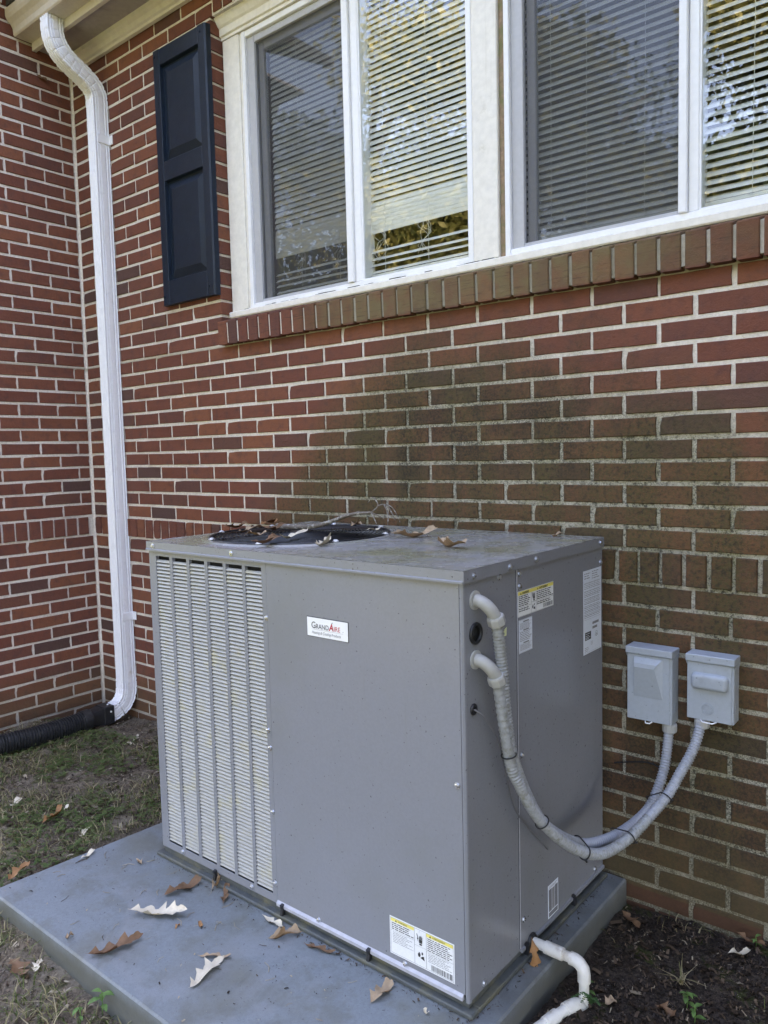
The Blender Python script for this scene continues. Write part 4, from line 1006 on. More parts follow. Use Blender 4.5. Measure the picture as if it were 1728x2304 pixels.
# ------------------------------------------------------------------ conduits
def elbow_parts(th, y, z, axis_end):
    b = MB(); b.tube([(AX1, y, z), (AX1 + .004, y, z), (AX1 + .0045, y, z)], [.0230, .0230, .020], 24); put(b, 'flange', M['elbow'], th, 50)
    R = .036; cp = []
    for k in range(9):
        a = k / 8 * math.pi / 2 * .93; cp.append((AX1 + .004 + math.sin(a) * R, y + .030 * (1 - math.cos(a)), z - R * 1.25 * (1 - math.cos(a))))
    b = MB(); b.tube(cp, [.0155] * 9, 16); put(b, 'elbow', M['elbow'], th, 50)
    e_ = Vector(cp[-1]); d = Vector((.002, .012, -.03)).normalized()
    b = MB(); b.tube([e_ - d * .002, e_ + d * .003, e_ + d * .019, e_ + d * .022], [.0205, .0222, .0222, .020], 8); put(b, 'hex_nut', M['elbow'], th)
    return e_ + d * .018
def hose(name, label, y, z, pts, box_xyz, dirty_to):
    th = thing(name, label, 'conduit', (1.85, -.4, .3), 'flexible conduits feeding the air conditioner')
    s = elbow_parts(th, y, z, None)
    path = smooth_path([tuple(s)] + pts + [box_xyz], 40)
    L = np.cumsum([0] + [np.linalg.norm(path[i + 1] - path[i]) for i in range(len(path) - 1)])
    rr = [.0139 + .0015 * math.sin(l / .0085 * 2 * math.pi) for l in L]
    k = next(i for i, l in enumerate(L) if l > dirty_to)
    b = MB(); b.tube(path[:k + 1], rr[:k + 1], 14); put(b, 'hose', M['hose_dirty'], th, True, label='mildew stained upper length')
    b = MB(); b.tube(path[k:], rr[k:], 14); put(b, 'hose', M['hose'], th, True)
    e_ = Vector(box_xyz); b = MB(); b.tube([e_ + Vector((0, 0, -.026)), e_ + Vector((0, 0, -.022)), e_ + Vector((0, 0, -.004)), e_ + Vector((0, 0, .001))], [.0185, .0215, .0215, .019], 12); put(b, 'box_connector', M['elbow'], th)
    return th, path
hA, pA = hose('conduit', 'pale flexible conduit from the lower elbow to the round emblem box', -.768, .898,
   [(1.772, -.700, .640), (1.785, -.679, .577), (1.801, -.636, .496), (1.822, -.581, .426), (1.848, -.513, .364), (1.873, -.447, .327), (1.893, -.390, .318), (1.923, -.317, .338), (1.949, -.248, .375), (1.974, -.181, .417), (1.992, -.134, .467), (2.007, -.095, .509), (2.016, -.066, .549)], (2.022, -.038, .605), .85)
hB, pB = hose('conduit', 'mildewed flexible conduit from the upper elbow to the wedge hooded box', -.767, 1.041,
   [(1.762, -.716, .879), (1.764, -.712, .815), (1.766, -.704, .740), (1.770, -.690, .660), (1.781, -.650, .556), (1.796, -.600, .464), (1.814, -.535, .398), (1.836, -.440, .340), (1.857, -.350, .318), (1.880, -.258, .317), (1.904, -.162, .338), (1.916, -.115, .377), (1.923, -.080, .426), (1.926, -.055, .477)], (1.928, -.034, .570), .75)
def tie(px, py, parent, both):
    """black cable tie where the photo shows one"""
    def nearest(path):
        best = None
        for i, p in enumerate(path):
            d = ROT @ (np.array(p) - CAM); q = (864 + F * d[0] / d[2], 1152 - F * d[1] / d[2]); e_ = (q[0] - px) ** 2 + (q[1] - py) ** 2
            if best is None or e_ < best[0]: best = (e_, i)
        return best[1]
    i = nearest(pA); c = Vector(pA[i]); t = (Vector(pA[min(i + 1, len(pA) - 1)]) - Vector(pA[i - 1])).normalized()
    c2 = Vector(pB[min(range(len(pB)), key=lambda k: (Vector(pB[k]) - c).length)]) if both else c
    c2 = c2 - t * (c2 - c).dot(t); dv = (c2 - c); dl = dv.length; dv = dv.normalized() if dl > 1e-4 else t.cross(Vector((0, 0, 1))).normalized(); nv = t.cross(dv).normalized(); r = .0185; pts = []
    for k in range(24):
        a = 2 * math.pi * k / 24; o = dv * math.cos(a) * r + nv * math.sin(a) * r; pts.append((c2 if math.cos(a) > 0 else c) + o)
    b = MB(); b.tube(pts, .0018, 5, False, 0, True); b.tube([pts[14], pts[14] + (pts[14] - c).normalized() * .008], .0028, 5)
    put(b, 'cable_tie', M['black'], hA, True)
for (px, py, bo) in ((1146, 1700, False), (1222, 1848, False), (1316, 1916, True), (1417, 1885, True), (1492, 1790, True)): tie(px, py, hA, bo)
cw = thing('thermostat_wire', 'thin grey wire leaving a small black grommet on the air conditioner side', 'wire', (AX1, -.78, .78))
b = MB(); b.tube(smooth_path([(AX1 + .001, -.780, .780), (AX1 + .016, -.765, .765), (AX1 + .026, -.735, .722), (AX1 + .024, -.705, .680), (AX1 + .014, -.66, .60), (AX1 + .012, -.60, .46), (AX1 + .02, -.45, .30)], 8), .0024, 6); put(b, 'wire', paint('grey_wire', (.16, .16, .17), .5), cw, True)
b = MB(); b.tube(smooth_path([(1.745, -.006, .395), (1.80, -.008, .412), (1.86, -.006, .422), (1.92, -.012, .405)], 8), .0022, 5); b.build('wall_wire', M['black'], smooth=True, label='thin black wire lying against the bricks behind the conduits', cat='wire')

# ------------------------------------------------------------------ condensate drain
pv = thing('condensate_drain', 'white plastic drain pipe leaving the air conditioner and turning down into the soil', 'pipe', (1.8, -.51, .03))
b = MB(); b.tube([(1.722, -.51, .060), (1.850, -.51, .059)], .0132, 18); put(b, 'pipe', M['pvc'], pv, 50)
b = MB(); b.tube([(1.762, -.51, .0597), (1.764, -.51, .0597), (1.815, -.51, .0593), (1.817, -.51, .0593)], [.0132, .0170, .0170, .0132], 18); put(b, 'coupling', M['pvc'], pv, 50)
el = [(1.836, -.51, .059), (1.850, -.51, .0587), (1.862, -.51, .054), (1.8715, -.51, .043), (1.874, -.51, .028), (1.874, -.51, .010)]
b = MB(); b.tube(el, [.0170] * 6, 18); put(b, 'elbow', M['pvc'], pv, 50)
b = MB(); b.tube([(1.874, -.51, .012), (1.874, -.512, -.07)], .0132, 18); put(b, 'pipe', M['pvc'], pv, 50)
b = MB(); b.tube(smooth_path([(1.872, -.520, -.060), (1.868, -.536, -.042), (1.862, -.556, -.036), (1.854, -.580, -.036)], 5), .0172, 18); put(b, 'elbow', M['pvc'], pv, 50)
b = MB(); b.tube([(1.856, -.572, -.036), (1.822, -.690, -.040), (1.78, -.83, -.047)], .0132, 18); put(b, 'pipe', M['pvc'], pv, 50)
b = MB(); b.tube([(1.846, -.606, -.037), (1.8455, -.608, -.037), (1.836, -.650, -.0385), (1.8355, -.652, -.0385)], [.0132, .0172, .0172, .0132], 18); put(b, 'coupling', M['pvc'], pv, 50)
b = MB(); torus_x(b, (AX1 + .003, -.512, .060), .0165, .0075, 20); put(b, 'grommet', M['black'], pv, True)

# ------------------------------------------------------------------ leaves
def leaf_mesh(L, Wd, mat, seed, curl=.5, fold=.5, lobes=4):
    """pointed-lobed oak leaf along +x, base at 0, lying near z=0"""
    r = random.Random(seed); n = 22; b = MB(); vs = []
    bend = r.uniform(-.25, .25) * L; twist = r.uniform(-.9, .9) * curl
    for i in range(n + 1):
        t = i / n; env = (math.sin(math.pi * min(1, t * 1.02) ** 1.15) ** .75) * Wd / 2
        ph = (t * lobes) % 1; saw = .30 + .70 * (ph ** 1.6 if ph < .82 else (1 - ph) / .18)
        wl = max(.0006, env * saw * r.uniform(.85, 1.1)) if .06 < t < .995 else .0007; wr = max(.0006, env * (.30 + .70 * (((t * lobes + .12) % 1) ** 1.6 if ((t * lobes + .12) % 1) < .82 else (1 - ((t * lobes + .12) % 1)) / .18)) * r.uniform(.85, 1.1)) if .06 < t < .995 else .0007
        lift = curl * L * .55 * (t - .45) ** 2 + .004 * math.sin(9 * t + seed); cy_ = bend * (t - .5) ** 2; tw = twist * (t - .3)
        for s_, wd in ((-1, wl), (-.5, wl), (0, 0), (.5, wr), (1, wr)):
            yy = s_ * wd; zz = fold * abs(s_ * wd) ** 1.15 * 1.6 * (1 + .5 * math.sin(7 * t + s_)); y2 = yy * math.cos(tw) - zz * math.sin(tw); z2 = yy * math.sin(tw) + zz * math.cos(tw)
            vs.append((t * L + .15 * abs(yy), y2 + cy_, z2 + lift))
    fs = [(i * 5 + k, i * 5 + k + 1, i * 5 + 6 + k, i * 5 + 5 + k) for i in range(n) for k in range(4)]
    zmin = min(v[2] for v in vs); b.add([(v[0] - L / 2, v[1], v[2] - zmin + .0006) for v in vs], fs)
    return b.mesh('fallen_leaf', M[mat], True)
def leaf(px0, py0, px1, py1, plane_z, wd, mat, seed, label, curl=.4, fold=.6, lobes=4, flip=False, group='fallen oak leaves', stand=0.0, zoff=0.0):
    """leaf whose tip-to-base runs between two photo pixels on the level plane_z"""
    a = ray_hit(px0, py0, 2, plane_z); c = ray_hit(px1, py1, 2, plane_z); L = float(np.linalg.norm(c - a)); mid = (a + c) / 2
    me = leaf_mesh(L, wd, mat, seed, curl, fold, lobes); ang = math.atan2(c[1] - a[1], c[0] - a[0])
    o = link('fallen_leaf', me, None, (mid[0], mid[1], plane_z + zoff), (stand, 0, ang), label=label, cat='leaf', group=group); return o
zp = PZ + .0008
leaf(290, 2058, 424, 2060, zp, .090, 'leaf_pale', 1, 'large pale curled oak leaf in the middle of the pad', .75, .8, 5)
leaf(194, 2162, 325, 2113, zp, .075, 'leaf_brown', 2, 'long brown oak leaf near the front edge of the pad', .5, .8, 4)
leaf(422, 2230, 502, 2157, zp, .072, 'leaf_pale', 3, 'pale spiky oak leaf pointing to the front of the pad', .5, .7, 4)
leaf(446, 2152, 523, 2156, zp, .035, 'leaf_tan', 4, 'tan twisted leaf just behind the pale spiky leaf on the pad', .8, .8, 3)
leaf(366, 2020, 455, 1985, zp, .085, 'leaf_brown', 5, 'dark brown leaf on the pad below the louvres', .5, .5, 3)
leaf(478, 2006, 499, 1984, zp, .040, 'leaf_tan', 6, 'small rolled tan leaf against the base rail', .3, 2.2, 2, zoff=.002)
leaf(500, 2042, 514, 1992, zp, .040, 'leaf_brown', 7, 'small forked brown leaf at the base rail below the last louvre column', .5, .6, 2)
leaf(592, 2066, 638, 2090, zp, .040, 'leaf_pale', 8, 'cream broken leaf beside the base rail below the access panel', .6, .7, 2)
leaf(602, 2117, 680, 2100, zp, .050, 'leaf_tan', 9, 'rolled brown leaf with a pale tip near the base rail', .3, 1.8, 2)
leaf(684, 2127, 757, 2150, zp, .035, 'leaf_brown', 10, 'thin twisted brown leaf in front of the access panel', .8, 1.0, 3)
leaf(832, 2260, 882, 2215, zp, .075, 'leaf_tan', 11, 'ragged tan leaf at the bottom edge of the photo on the pad', .5, .6, 3)
leaf(950, 2275, 966, 2285, zp, .020, 'leaf_pale', 12, 'tiny cream leaf scrap near the corner of the pad', .4, .5, 2)
leaf(181, 1937, 213, 1916, zp, .040, 'leaf_pale', 13, 'cream leaf on the back left edge of the pad', .4, .3, 2)
leaf(307, 1937, 320, 1946, zp, .025, 'leaf_tan', 14, 'small tan curled scrap left of the base rail', .4, 1.6, 1)
leaf(146, 2115, 167, 2106, zp, .030, 'leaf_tan', 15, 'crumpled leaf scrap at the left of the pad', .9, 1.5, 2)
leaf(393, 2092, 404, 2080, zp, .016, 'leaf_rust', 16, 'rust scrap below the large pale leaf', .4, .5, 1)
leaf(445, 2073, 455, 2090, zp, .018, 'leaf_rust', 17, 'rust pointed scrap right of the large pale leaf', .3, .8, 1)
# leaves on the lid
zt = AZ1 + .001; zg = AZ1 + .016
leaf(566, 1226, 635, 1212, zg, .075, 'leaf_brown', 20, 'broad brown leaf at the front of the fan guard', .4, .5, 2, zoff=-.004)
leaf(625, 1216, 690, 1204, zg, .050, 'leaf_pale', 21, 'cream leaf across the middle of the fan guard', .9, .5, 3)
leaf(712, 1232, 748, 1222, zt, .060, 'leaf_pale', 22, 'cream spiky leaf standing on the lid in front of the fan', 1.3, 1.3, 3)
leaf(790, 1186, 814, 1180, zt, .045, 'leaf_tan', 23, 'tan leaf at the back rim of the fan', .5, 1.0, 2)
leaf(822, 1196, 858, 1193, zt, .025, 'leaf_pale', 24, 'thin straw coloured leaf right of the fan rim', .2, .6, 1)
leaf(875, 1212, 985, 1206, zt, .075, 'leaf_tan', 25, 'long leaf with a pale upturned end behind the middle of the lid', .8, .8, 3)
leaf(980, 1228, 1047, 1236, zt, .085, 'leaf_tan', 26, 'tan leaf with upturned lobes near the front edge of the lid', .7, .9, 3)
leaf(1238, 1209, 1268, 1205, zt, .035, 'leaf_tan', 27, 'small tan leaf near the right rear of the lid', .6, .7, 2)
for i, (x0, y0, x1, y1, mt, lb) in enumerate(((532, 1201, 590, 1190, 'leaf_tan', 'tan leaf leftmost of the pile on the fan guard'), (560, 1188, 622, 1196, 'leaf_brown', 'brown leaf in the pile on the fan guard under the twig end'), (585, 1186, 625, 1178, 'leaf_rust', 'reddish leaf standing at the back of the pile on the fan guard'), (548, 1206, 602, 1205, 'leaf_tan', 'curled tan leaf at the front of the pile on the fan guard'), (500, 1194, 560, 1186, 'leaf_brown', 'dark leaf at the left rear of the fan guard'), (600, 1203, 642, 1190, 'leaf_brown', 'brown leaf propped on the thick end of the twig'))):
    leaf(x0, y0, x1, y1, zg, .058, mt, 40 + i, lb, .40, .6, 3, zoff=.003 * (i % 3))
# leaves on the soil
def gleaf(px0, py0, px1, py1, gz, *a, **k):
    return leaf(px0, py0, px1, py1, gz, *a, **k)
gleaf(76, 2190, 92, 2162, -.035, .045, 'leaf_pale', 60, 'cream leaf on the soil in front of the pad', .5, .6, 3)
gleaf(22, 2160, 60, 2200, -.035, .075, 'leaf_brown', 61, 'dull brown leaf half hidden in the grass at the left of the pad', .4, .4, 3)
gleaf(98, 1862, 144, 1825, .022, .060, 'leaf_rust', 62, 'rust coloured leaf standing in the weeds left of the pad', .6, .9, 3, zoff=.008)
gleaf(144, 1826, 154, 1814, .032, .020, 'leaf_pale', 63, 'cream leaf tip beside the rust coloured leaf', .4, .6, 1)
gleaf(22, 1822, 48, 1800, .022, .060, 'leaf_pale', 64, 'cream leaf at the left edge of the photo', .6, .5, 2)
gleaf(178, 1888, 201, 1864, .022, .035, 'leaf_pale', 65, 'spiky cream leaf in the weeds behind the pad edge', .5, .6, 3)
gleaf(14, 1985, 64, 1945, .015, .070, 'leaf_rust', 66, 'orange brown leaf lying against the left rim of the pad', .7, .6, 3)
gleaf(278, 1676, 299, 1674, .022, .040, 'leaf_pale', 67, 'cream leaf near the corner of the house', .5, .5, 1)
gleaf(300, 1672, 312, 1658, .022, .030, 'leaf_pale', 68, 'pale forked leaf beside the cream leaf near the house corner', .7, .7, 2)
gleaf(1638, 2150, 1690, 2146, -.025, .045, 'leaf_pale', 69, 'greyish leaf on the dark soil right of the pad', .3, .5, 2)
gleaf(1655, 2106, 1722, 2136, -.015, .050, 'leaf_brown', 70, 'brown leaf at the foot of the brick wall', .4, .6, 3)
gleaf(1400, 2055, 1440, 2092, -.030, .060, 'leaf_brown', 71, 'dull brown leaf on the soil beside the pad corner', .4, .6, 3)
gleaf(1360, 2262, 1385, 2252, -.045, .050, 'leaf_tan', 72, 'grey brown leaf on the soil near the white pipe', .5, .6, 2)
gleaf(1475, 2262, 1520, 2292, -.045, .055, 'leaf_brown', 73, 'brown curled leaf on the dark soil at the bottom of the photo', .6, .8, 2)
hl = leaf_mesh(.105, .045, 'leaf_rust', 80, .25, .5, 3)
link('fallen_leaf', hl, None, (1.756, -.556, .050), (RAD(15), RAD(78), RAD(-35)), label='rust leaf hanging on the black grommet of the drain pipe', cat='leaf', group='fallen oak leaves')

# twig lying on the fan
tw = thing('fallen_twig', 'grey lichen spotted twig lying across the fan guard with its fork by the wall', 'twig', (.9, -.4, 1.13))
main = smooth_path([(.648, -.40, AZ1 + .020), (.748, -.40, AZ1 + .021), (.843, -.40, 1.147), (.919, -.40, 1.166), (1.008, -.40, 1.192), (1.095, -.40, 1.201)], 6)
b = MB(); b.tube(main, list(np.linspace(.0105, .0045, len(main))), 8); put(b, 'stem', M['bark'], tw, True)
for pts in ([(1.095, -.40, 1.201), (1.119, -.395, 1.222), (1.106, -.39, 1.242), (1.086, -.385, 1.249), (1.064, -.38, 1.230)], [(1.119, -.395, 1.222), (1.140, -.39, 1.228), (1.172, -.385, 1.217), (1.197, -.38, 1.172)], [(1.095, -.40, 1.201), (1.112, -.405, 1.180), (1.124, -.41, 1.166)], [(1.095, -.40, 1.201), (1.125, -.40, 1.192), (1.148, -.40, 1.183)], [(1.140, -.39, 1.228), (1.165, -.40, 1.20), (1.170, -.41, 1.165)], [(1.155, -.388, 1.223), (1.172, -.385, 1.195), (1.178, -.38, 1.176)], [(1.02, -.40, 1.193), (1.03, -.40, 1.200), (1.04, -.395, 1.204)]):
    q = smooth_path(pts, 4); b = MB(); b.tube(q, list(np.linspace(.0028, .0012, len(q))), 5); put(b, 'branchlet', M['bark'], tw, True)

# ------------------------------------------------------------------ ground cover and debris
def scatter(name, n, region, maker, mat, label, cond=None):
    vs, fs, tone = [], [], []
    made = 0; tries = 0; r = random.Random(hash_name(name))
    while made < n and tries < n * 12:
        tries += 1; x = r.uniform(region[0], region[1]); y = r.uniform(region[2], region[3])
        if .19 < x < 1.80 and -1.30 < y: continue
        if cond and not cond(x, y, r): continue
        z = float(ground_z(x, y))
        v, f, t = maker(r, x, y, z); o = len(vs); vs += v; fs += [tuple(o + i for i in q) for q in f]; tone += [t] * len(f); made += 1
    me = bpy.data.meshes.new(name); me.from_pydata(vs, [], fs); me.materials.append(M[mat])
    a = me.attributes.new('tone', 'FLOAT', 'FACE'); a.data.foreach_set('value', tone)
    return link(name, me, kind='stuff', label=label)
def hash_name(s): return sum(ord(c) * (i + 3) for i, c in enumerate(s))
def bit(r, x, y, z):
    L = r.uniform(.004, .018) * (1.0 if r.random() < .88 else 2.0); W = L * r.uniform(.10, .5); a = r.uniform(0, 6.28); ux, uy = math.cos(a), math.sin(a); h = r.uniform(.0, .008); t1, t2 = r.uniform(-.006, .010), r.uniform(-.004, .010)
    v = []
    for k, zz in ((-.5, t1), (0, h), (.5, t2)):
        for s_ in (-1, 1): v.append((x + ux * L * k - uy * W * s_ / 2, y + uy * L * k + ux * W * s_ / 2, z + .003 + max(0, zz) + r.uniform(0, .002)))
    u = r.random(); return v, [(0, 1, 3, 2), (2, 3, 5, 4)], (u ** 1.6 * .72 if r.random() < .95 else r.uniform(.85, 1))
def blade(r, x, y, z):
    H = r.uniform(.015, .06); a = r.uniform(0, 6.28); ln = H * r.uniform(.3, 1.6); w_ = r.uniform(.0011, .0026); ux, uy = math.cos(a), math.sin(a); v = []
    for k, wk in ((0, 1), (.5, .8), (1, .1)):
        cx, cy = x + ux * ln * k * k, y + uy * ln * k * k; cz = z + H * (k - .42 * k * k)
        for s_ in (-1, 1): v.append((cx - uy * w_ * wk * s_, cy + ux * w_ * wk * s_, cz))
    return v, [(0, 1, 3, 2), (2, 3, 5, 4)], r.random()
def cloverleaf(r, x, y, z):
    h = r.uniform(.008, .030); v, f = [], []; a0 = r.uniform(0, 6.28); s0 = r.uniform(.006, .013)
    for k in range(3):
        a = a0 + k * 2.1; ux, uy = math.cos(a), math.sin(a); o = len(v); tl = r.uniform(-.3, .4)
        for (p, q) in ((0, 0), (.6, -.5), (1.15, -.42), (1.0, 0), (1.15, .42), (.6, .5)): v.append((x + (ux * p - uy * q) * s0, y + (uy * p + ux * q) * s0, z + h + tl * s0 * p))
        f.append(tuple(o + i for i in range(6)))
    return v, f, r.random()
def patchy(s, lo):
    def c(x, y, r):
        v = math.sin(5.1 * x + 1.7 * s) * math.sin(6.3 * y + s) + .6 * math.sin(12.7 * x - 9.1 * y + s * 2) + .4 * math.sin(21 * y + 17 * x); return v + r.uniform(-.5, .5) > lo
    return c
LFT = (-1.25, 1.1, -1.9, -.02); RGT = (1.79, 2.75, -1.6, -.012)
scatter('leaf_litter', 9000, (-1.25, 1.2, -1.9, -.02), bit, 'litter', 'brown mulch and leaf fragments on the soil left of the pad')
lx = C.objects['leaf_litter']; lx.data.attributes['tone'].data.foreach_set('value', np.clip(np.array([q.value for q in lx.data.attributes['tone'].data]) * 1.25 + .12, 0, 1).tolist())
scatter('leaf_litter', 9000, RGT, bit, 'litter', 'dark mulch and leaf fragments on the soil right of the pad')
scatter('grass', 9000, LFT, blade, 'grass', 'thin green and straw coloured grass in the soil', lambda x, y, r: patchy(2.0, -.25)(x, y, r) and not (x < -.5 and y > -.32))
scatter('grass', 300, RGT, blade, 'grass', 'a few grass blades in the dark soil', patchy(4.0, .9))
scatter('clover', 1900, (-1.2, .3, -1.45, -.25), cloverleaf, 'clover', 'low clover and weeds growing left of the pad', patchy(1.0, .15))
def pad_bits():
    r = random.Random(91); vs, fs, tone = [], [], []
    for k in range(520):
        x = r.uniform(.24, 1.77); y = r.uniform(-1.27, -.84) if r.random() < .8 or x < .45 else r.uniform(-.82, -.05)
        if .44 < x < 1.74 and y > -.835: continue
        v, f, t = bit(r, x, y, PZ - .0024); c = (x, y); k2 = r.uniform(.12, .45)
        v = [(c[0] + (p[0] - c[0]) * k2, c[1] + (p[1] - c[1]) * k2, PZ + .0006 + (p[2] - PZ) * .3) for p in v]; o = len(vs); vs += v; fs += [tuple(o + i for i in q) for q in f]; tone += [r.choice((.02, .1, .2, .45, 1.0))] * len(f)
    for k in range(46):
        x = r.uniform(.27, 1.7); y = r.uniform(-1.26, -.86); a = r.uniform(0, 6.28); L = r.uniform(.012, .045); b = MB(); b.tube([(x, y, PZ + .0018), (x + math.cos(a) * L * .5, y + math.sin(a) * L * .5, PZ + .003), (x + math.cos(a + .3) * L, y + math.sin(a + .3) * L, PZ + .0018)], r.uniform(.0005, .0010), 4)
        o = len(vs); vs += b.v; fs += [tuple(o + i for i in q) for q in b.f]; tone += [r.choice((.3, .9, 1.0))] * len(b.f)
    for k in range(420):
        if r.random() < .7: x, y = r.uniform(.45, 1.74), -.833 - abs(r.gauss(0, .014))
        else: x, y = 1.738 + abs(r.gauss(0, .012)), r.uniform(-.82, -.03)
        if x > 1.78: continue
        v, f, t = bit(r, x, y, PZ - .0024); k2 = r.uniform(.15, .6); v = [(x + (p[0] - x) * k2, y + (p[1] - y) * k2, PZ + .0006 + max(0, p[2] - PZ) * .5) for p in v]; o = len(vs); vs += v; fs += [tuple(o + i for i in q) for q in f]; tone += [r.choice((.02, .08, .15, .3, .5))] * len(f)
    r2 = random.Random(92)
    for k in range(60):
        x = r2.uniform(AX0 + .05, AX1 - .05); y = r2.uniform(AY0 + .03, AY1 - .03)
        if math.hypot(x - FX, y - FY) < .34: continue
        v, f, t = bit(r2, x, y, AZ1 - .0024); k2 = r2.uniform(.12, .5); v = [(x + (p[0] - x) * k2, y + (p[1] - y) * k2, AZ1 + .0008 + max(0, p[2] - AZ1) * .3) for p in v]; o = len(vs); vs += v; fs += [tuple(o + i for i in q) for q in f]; tone += [r2.choice((.02, .05, .2, 1.0))] * len(f)
    me = bpy.data.meshes.new('debris'); me.from_pydata(vs, [], fs); me.materials.append(M['litter']); a = me.attributes.new('tone', 'FLOAT', 'FACE'); a.data.foreach_set('value', tone)
    link('debris', me, kind='stuff', label='crumbs of leaf and soil scattered over the pad and the lid')
pad_bits()
# small plants
def sprout(name, px, py, gz, leaves, label, mat, size, seed, cat='weed'):
    p = ray_hit(px, py, 2, gz); th = thing(name, label, cat, (p[0], p[1], gz)); r = random.Random(seed); b = MB(); h = size * 1.6
    b.tube(smooth_path([(0, 0, -.01), (.002, .001, h * .5), (-.001, .003, h)], 4), .0012, 5); b.build('stem', M[mat], th, True)
    for k in range(leaves):
        a = k * 2.4 + r.uniform(-.3, .3); zz = h * (.35 + .65 * k / max(1, leaves - 1)); L = size * r.uniform(.7, 1.1); W = L * .5; vs = []
        for i in range(7):
            t = i / 6; w_ = W / 2 * math.sin(math.pi * max(.03, min(.97, t))) ** .8
            for s_ in (-1, 0, 1): vs.append((t * L, s_ * w_, .35 * L * t - .55 * L * t * t + (.18 * w_ if s_ else 0)))
        fs = [(i * 3 + q, i * 3 + q + 1, i * 3 + 4 + q, i * 3 + 3 + q) for i in range(6) for q in range(2)]
        m2 = MB().add(vs, fs); m2.build('leaf', M[mat], th, True, loc=(0, 0, zz), rot=(0, r.uniform(-.3, .1), a))
sprout('weed_seedling', 1545, 2266, -.045, 6, 'bright green weed seedling on the dark soil right of the white pipe', 'weed', .026, 1)
sprout('weed_seedling', 1562, 2302, -.045, 4, 'green seedling cut by the bottom edge of the photo', 'weed', .026, 2)
sprout('weed_seedling', 230, 2276, -.045, 5, 'broad leaved weed by the front edge of the pad', 'weed', .034, 3)
sprout('weed_seedling', 180, 2298, -.045, 3, 'small weed at the bottom left of the photo', 'weed', .024, 4)
sprout('weed_seedling', 1700, 2130, -.02, 4, 'small green weed beside the brown leaf at the wall foot', 'weed', .018, 5)
sprout('weed_seedling', 1322, 2240, -.045, 4, 'light green weed at the foot of the white drain pipe', 'weed', .022, 8)
def fern(px, py, gz, label, seed, sc_=1.0):
    p = ray_hit(px, py, 2, gz); th = thing('fern_sprig', label, 'fern', (p[0], p[1], gz)); r = random.Random(seed)
    for k in range(3):
        a = r.uniform(-2.6, .4); L = r.uniform(.05, .085) * sc_; path = smooth_path([(0, 0, 0), (math.cos(a) * L * .3, math.sin(a) * L * .3, L * .6), (math.cos(a) * L, math.sin(a) * L, L * .75)], 6)
        b = MB(); b.tube(path, .0007, 4); st = b.build('frond', M['fern'], th)
        b = MB()
        for i, q in enumerate(path[2:]):
            for s_ in (-1, 1):
                ll = .012 * sc_ * (1 - i / len(path)); d = np.array([-math.sin(a), math.cos(a), 0]) * s_; q = np.array(q); f_ = np.array([math.cos(a), math.sin(a), 0]); b.add([q, q + d * ll * .5 + f_ * .003, q + d * ll, q + d * ll * .5 - f_ * .003], [(0, 1, 2, 3)])
        b.build('leaflets', M['fern'], st)
fern(1330, 2262, -.045, 'small dark green fern sprig beside the white drain pipe', 3)
def tuft(px, py, gz, label, seed):
    p = ray_hit(px, py, 2, gz); r = random.Random(seed); vs, fs, tn = [], [], []
    for k in range(26):
        v, f, t = blade(r, r.gauss(0, .006), r.gauss(0, .006), 0); o = len(vs); vs += v; fs += [tuple(o + i for i in q) for q in f]; tn += [r.choice((.5, .7, .95, 1.0))] * len(f)
    me = bpy.data.meshes.new('grass_tuft'); me.from_pydata(vs, [], fs); me.materials.append(M['grass']); a = me.attributes.new('tone', 'FLOAT', 'FACE'); a.data.foreach_set('value', tn); link('grass_tuft', me, None, (p[0], p[1], gz), label=label, cat='grass tuft')
tuft(1532, 2212, -.045, 'dry straw coloured grass tuft on the dark soil', 4)
tuft(150, 1685, .02, 'green grass tuft in front of the black corrugated pipe', 6)

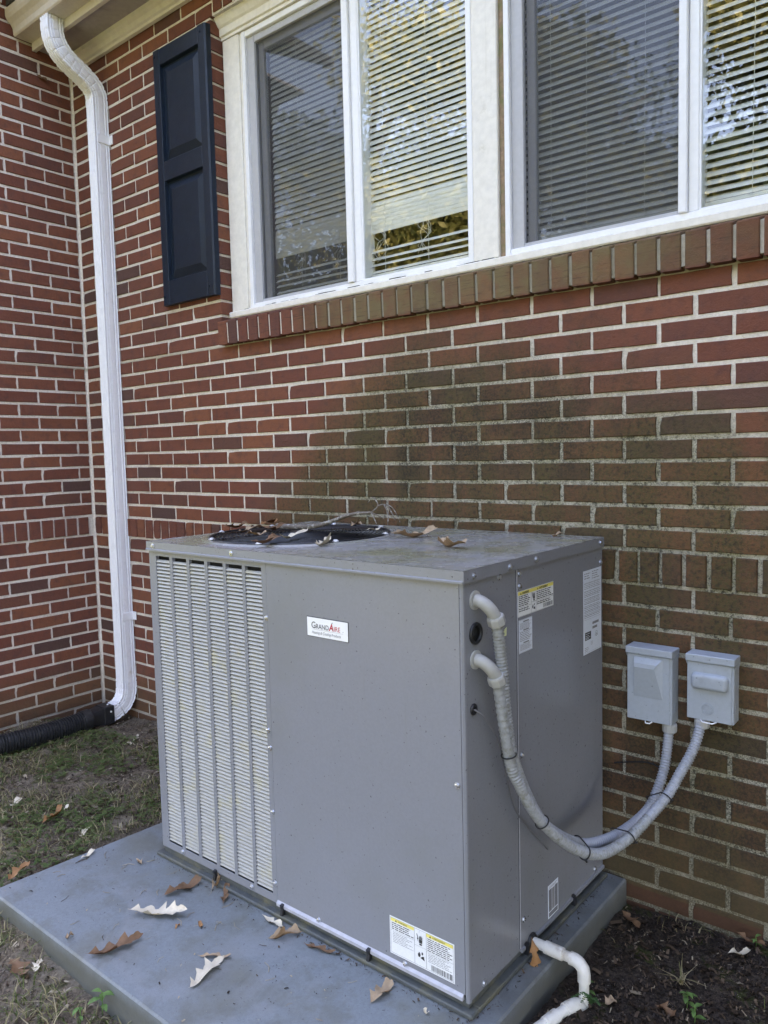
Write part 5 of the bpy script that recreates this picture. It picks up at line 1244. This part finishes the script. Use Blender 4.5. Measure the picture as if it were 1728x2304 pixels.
# ------------------------------------------------------------------ trees across the lawn, seen mirrored in the glass, plus two unseen ones added for shade
def tree(x, y, h, r_, n, mat, label, seed, cat='tree', low=.28, name='oak_tree', leaf_scale=1.0):
    th = thing(name, label, cat, (x, y, -.06), 'trees across the lawn'); r = np.random.default_rng(seed); rp = random.Random(seed)
    b = MB(); tk = [(0, 0, -.2), (.1, .05, h * .25), (.05, -.1, h * .5), (.15, .1, h * .8)]; q = smooth_path(tk, 5); b.tube(q, list(np.linspace(h * .032, h * .008, len(q))), 10); tr = b.build('trunk', M['trunk'], th, True)
    cl = []
    for k in range(22):
        a = rp.uniform(0, 6.28); rr_ = r_ * math.sqrt(rp.random()) * .8; zz = h * rp.uniform(low + .06, .97); rr_ *= math.sin(math.pi * min(.98, max(.12, (zz / h - low + .15) / (1.2 - low)))) ** .6
        c = np.array([math.cos(a) * rr_, math.sin(a) * rr_, zz]); cl.append((c, r_ * rp.uniform(.22, .45)))
        b = MB(); s_ = np.array([.08, 0, max(h * .22, zz - rr_ * .9)]); mid = (s_ + c) / 2 + np.array([0, 0, .2]); q = smooth_path([s_, mid, c], 4); b.tube(q, list(np.linspace(h * .010, h * .002, len(q))), 6); b.build('limb', M['trunk'], th, True)
    per = n // len(cl); P = []; T = []
    for c, s_ in cl:
        d = r.normal(0, 1, (per, 3)); d /= np.linalg.norm(d, axis=1)[:, None]; rad_ = s_ * r.random((per, 1)) ** .45; P.append(c + d * rad_ * np.array([1, 1, .75])); T.append(np.clip(rp.uniform(.1, .9) + r.normal(0, .18, per), 0, 1))
    P = np.concatenate(P); T = np.concatenate(T); n2 = len(P); u = r.normal(0, 1, (n2, 3)); u /= np.linalg.norm(u, axis=1)[:, None]; v = np.cross(u, r.normal(0, 1, (n2, 3))); v /= np.linalg.norm(v, axis=1)[:, None]
    L = r.uniform(.045, .105, (n2, 1)) * leaf_scale; V = np.stack([P - u * L, P + v * L * .45, P + u * L, P - v * L * .45], 1).reshape(-1, 3); Fc = np.arange(n2 * 4).reshape(-1, 4)
    me = bpy.data.meshes.new('crown'); me.from_pydata(V.tolist(), [], Fc.tolist()); me.materials.append(M[mat]); a = me.attributes.new('tone', 'FLOAT', 'FACE'); a.data.foreach_set('value', T); link('crown', me, th)
TREES = [(-3.6, -8.0, 7.8, 3.4, 26000, 'crown', 'yellowing oak mirrored in the left window'), (-9.0, -11.5, 10.0, 4.2, 26000, 'crown', 'tall oak behind the yellowing oak, mirrored in the left window'), (.8, -9.5, 8.2, 3.3, 24000, 'crown', 'oak mirrored in the right window'), (4.6, -12.5, 9.5, 3.4, 16000, 'crown', 'oak standing out on the lawn right of the house'),
         (-15, -9, 9.0, 3.6, 6000, 'crown_dark', 'dark evergreen beyond the oaks'), (-5.5, -17, 11, 4.2, 6000, 'crown_dark', 'tall dark evergreen behind the oaks')]
for i, t_ in enumerate(TREES): tree(*t_, seed=500 + i, name='evergreen_tree' if t_[5] == 'crown_dark' else 'oak_tree')
tree(5.6, -1.4, 6.5, 2.7, 20000, 'crown_dark', 'unseen dense dark evergreen added beside the house to shade its right side', 520, low=.05, name='evergreen_tree')  # out of frame, added to darken the cabinet side and lower right wall

tree(6.6, -5.6, 7.5, 3.0, 14000, 'crown_dark', 'unseen broad dark evergreen added farther out to dim light from the right', 521, low=.06, name='evergreen_tree')  # second added tree out of frame, cuts more light from the right
cl = leaf_mesh(.07, .035, 'leaf_brown', 90, .3, .5, 2)
p = ray_hit(92, 176, 0, XC); link('fallen_leaf', cl, None, (XC + .004, p[1], p[2]), (RAD(75), RAD(10), RAD(90)), label='small brown leaf caught in a cobweb on the brick under the gutter', cat='leaf', group='fallen oak leaves')

for i, (x, y, h, r_, lb) in enumerate(((-1.5, -16.5, 9.0, 4.4, 'dark evergreen behind the oaks, straight out from the right window'), (3.2, -18, 9.5, 4.6, 'dark evergreen at the far side of the lawn behind the right hand oak'), (-11.0, -16, 10.0, 4.8, 'dark evergreen at the far side of the lawn behind the tall oak'))):
    tree(x, y, h, r_, 15000, 'crown_dark', lb, seed=540 + i, low=.04, name='evergreen_tree', leaf_scale=2.0)
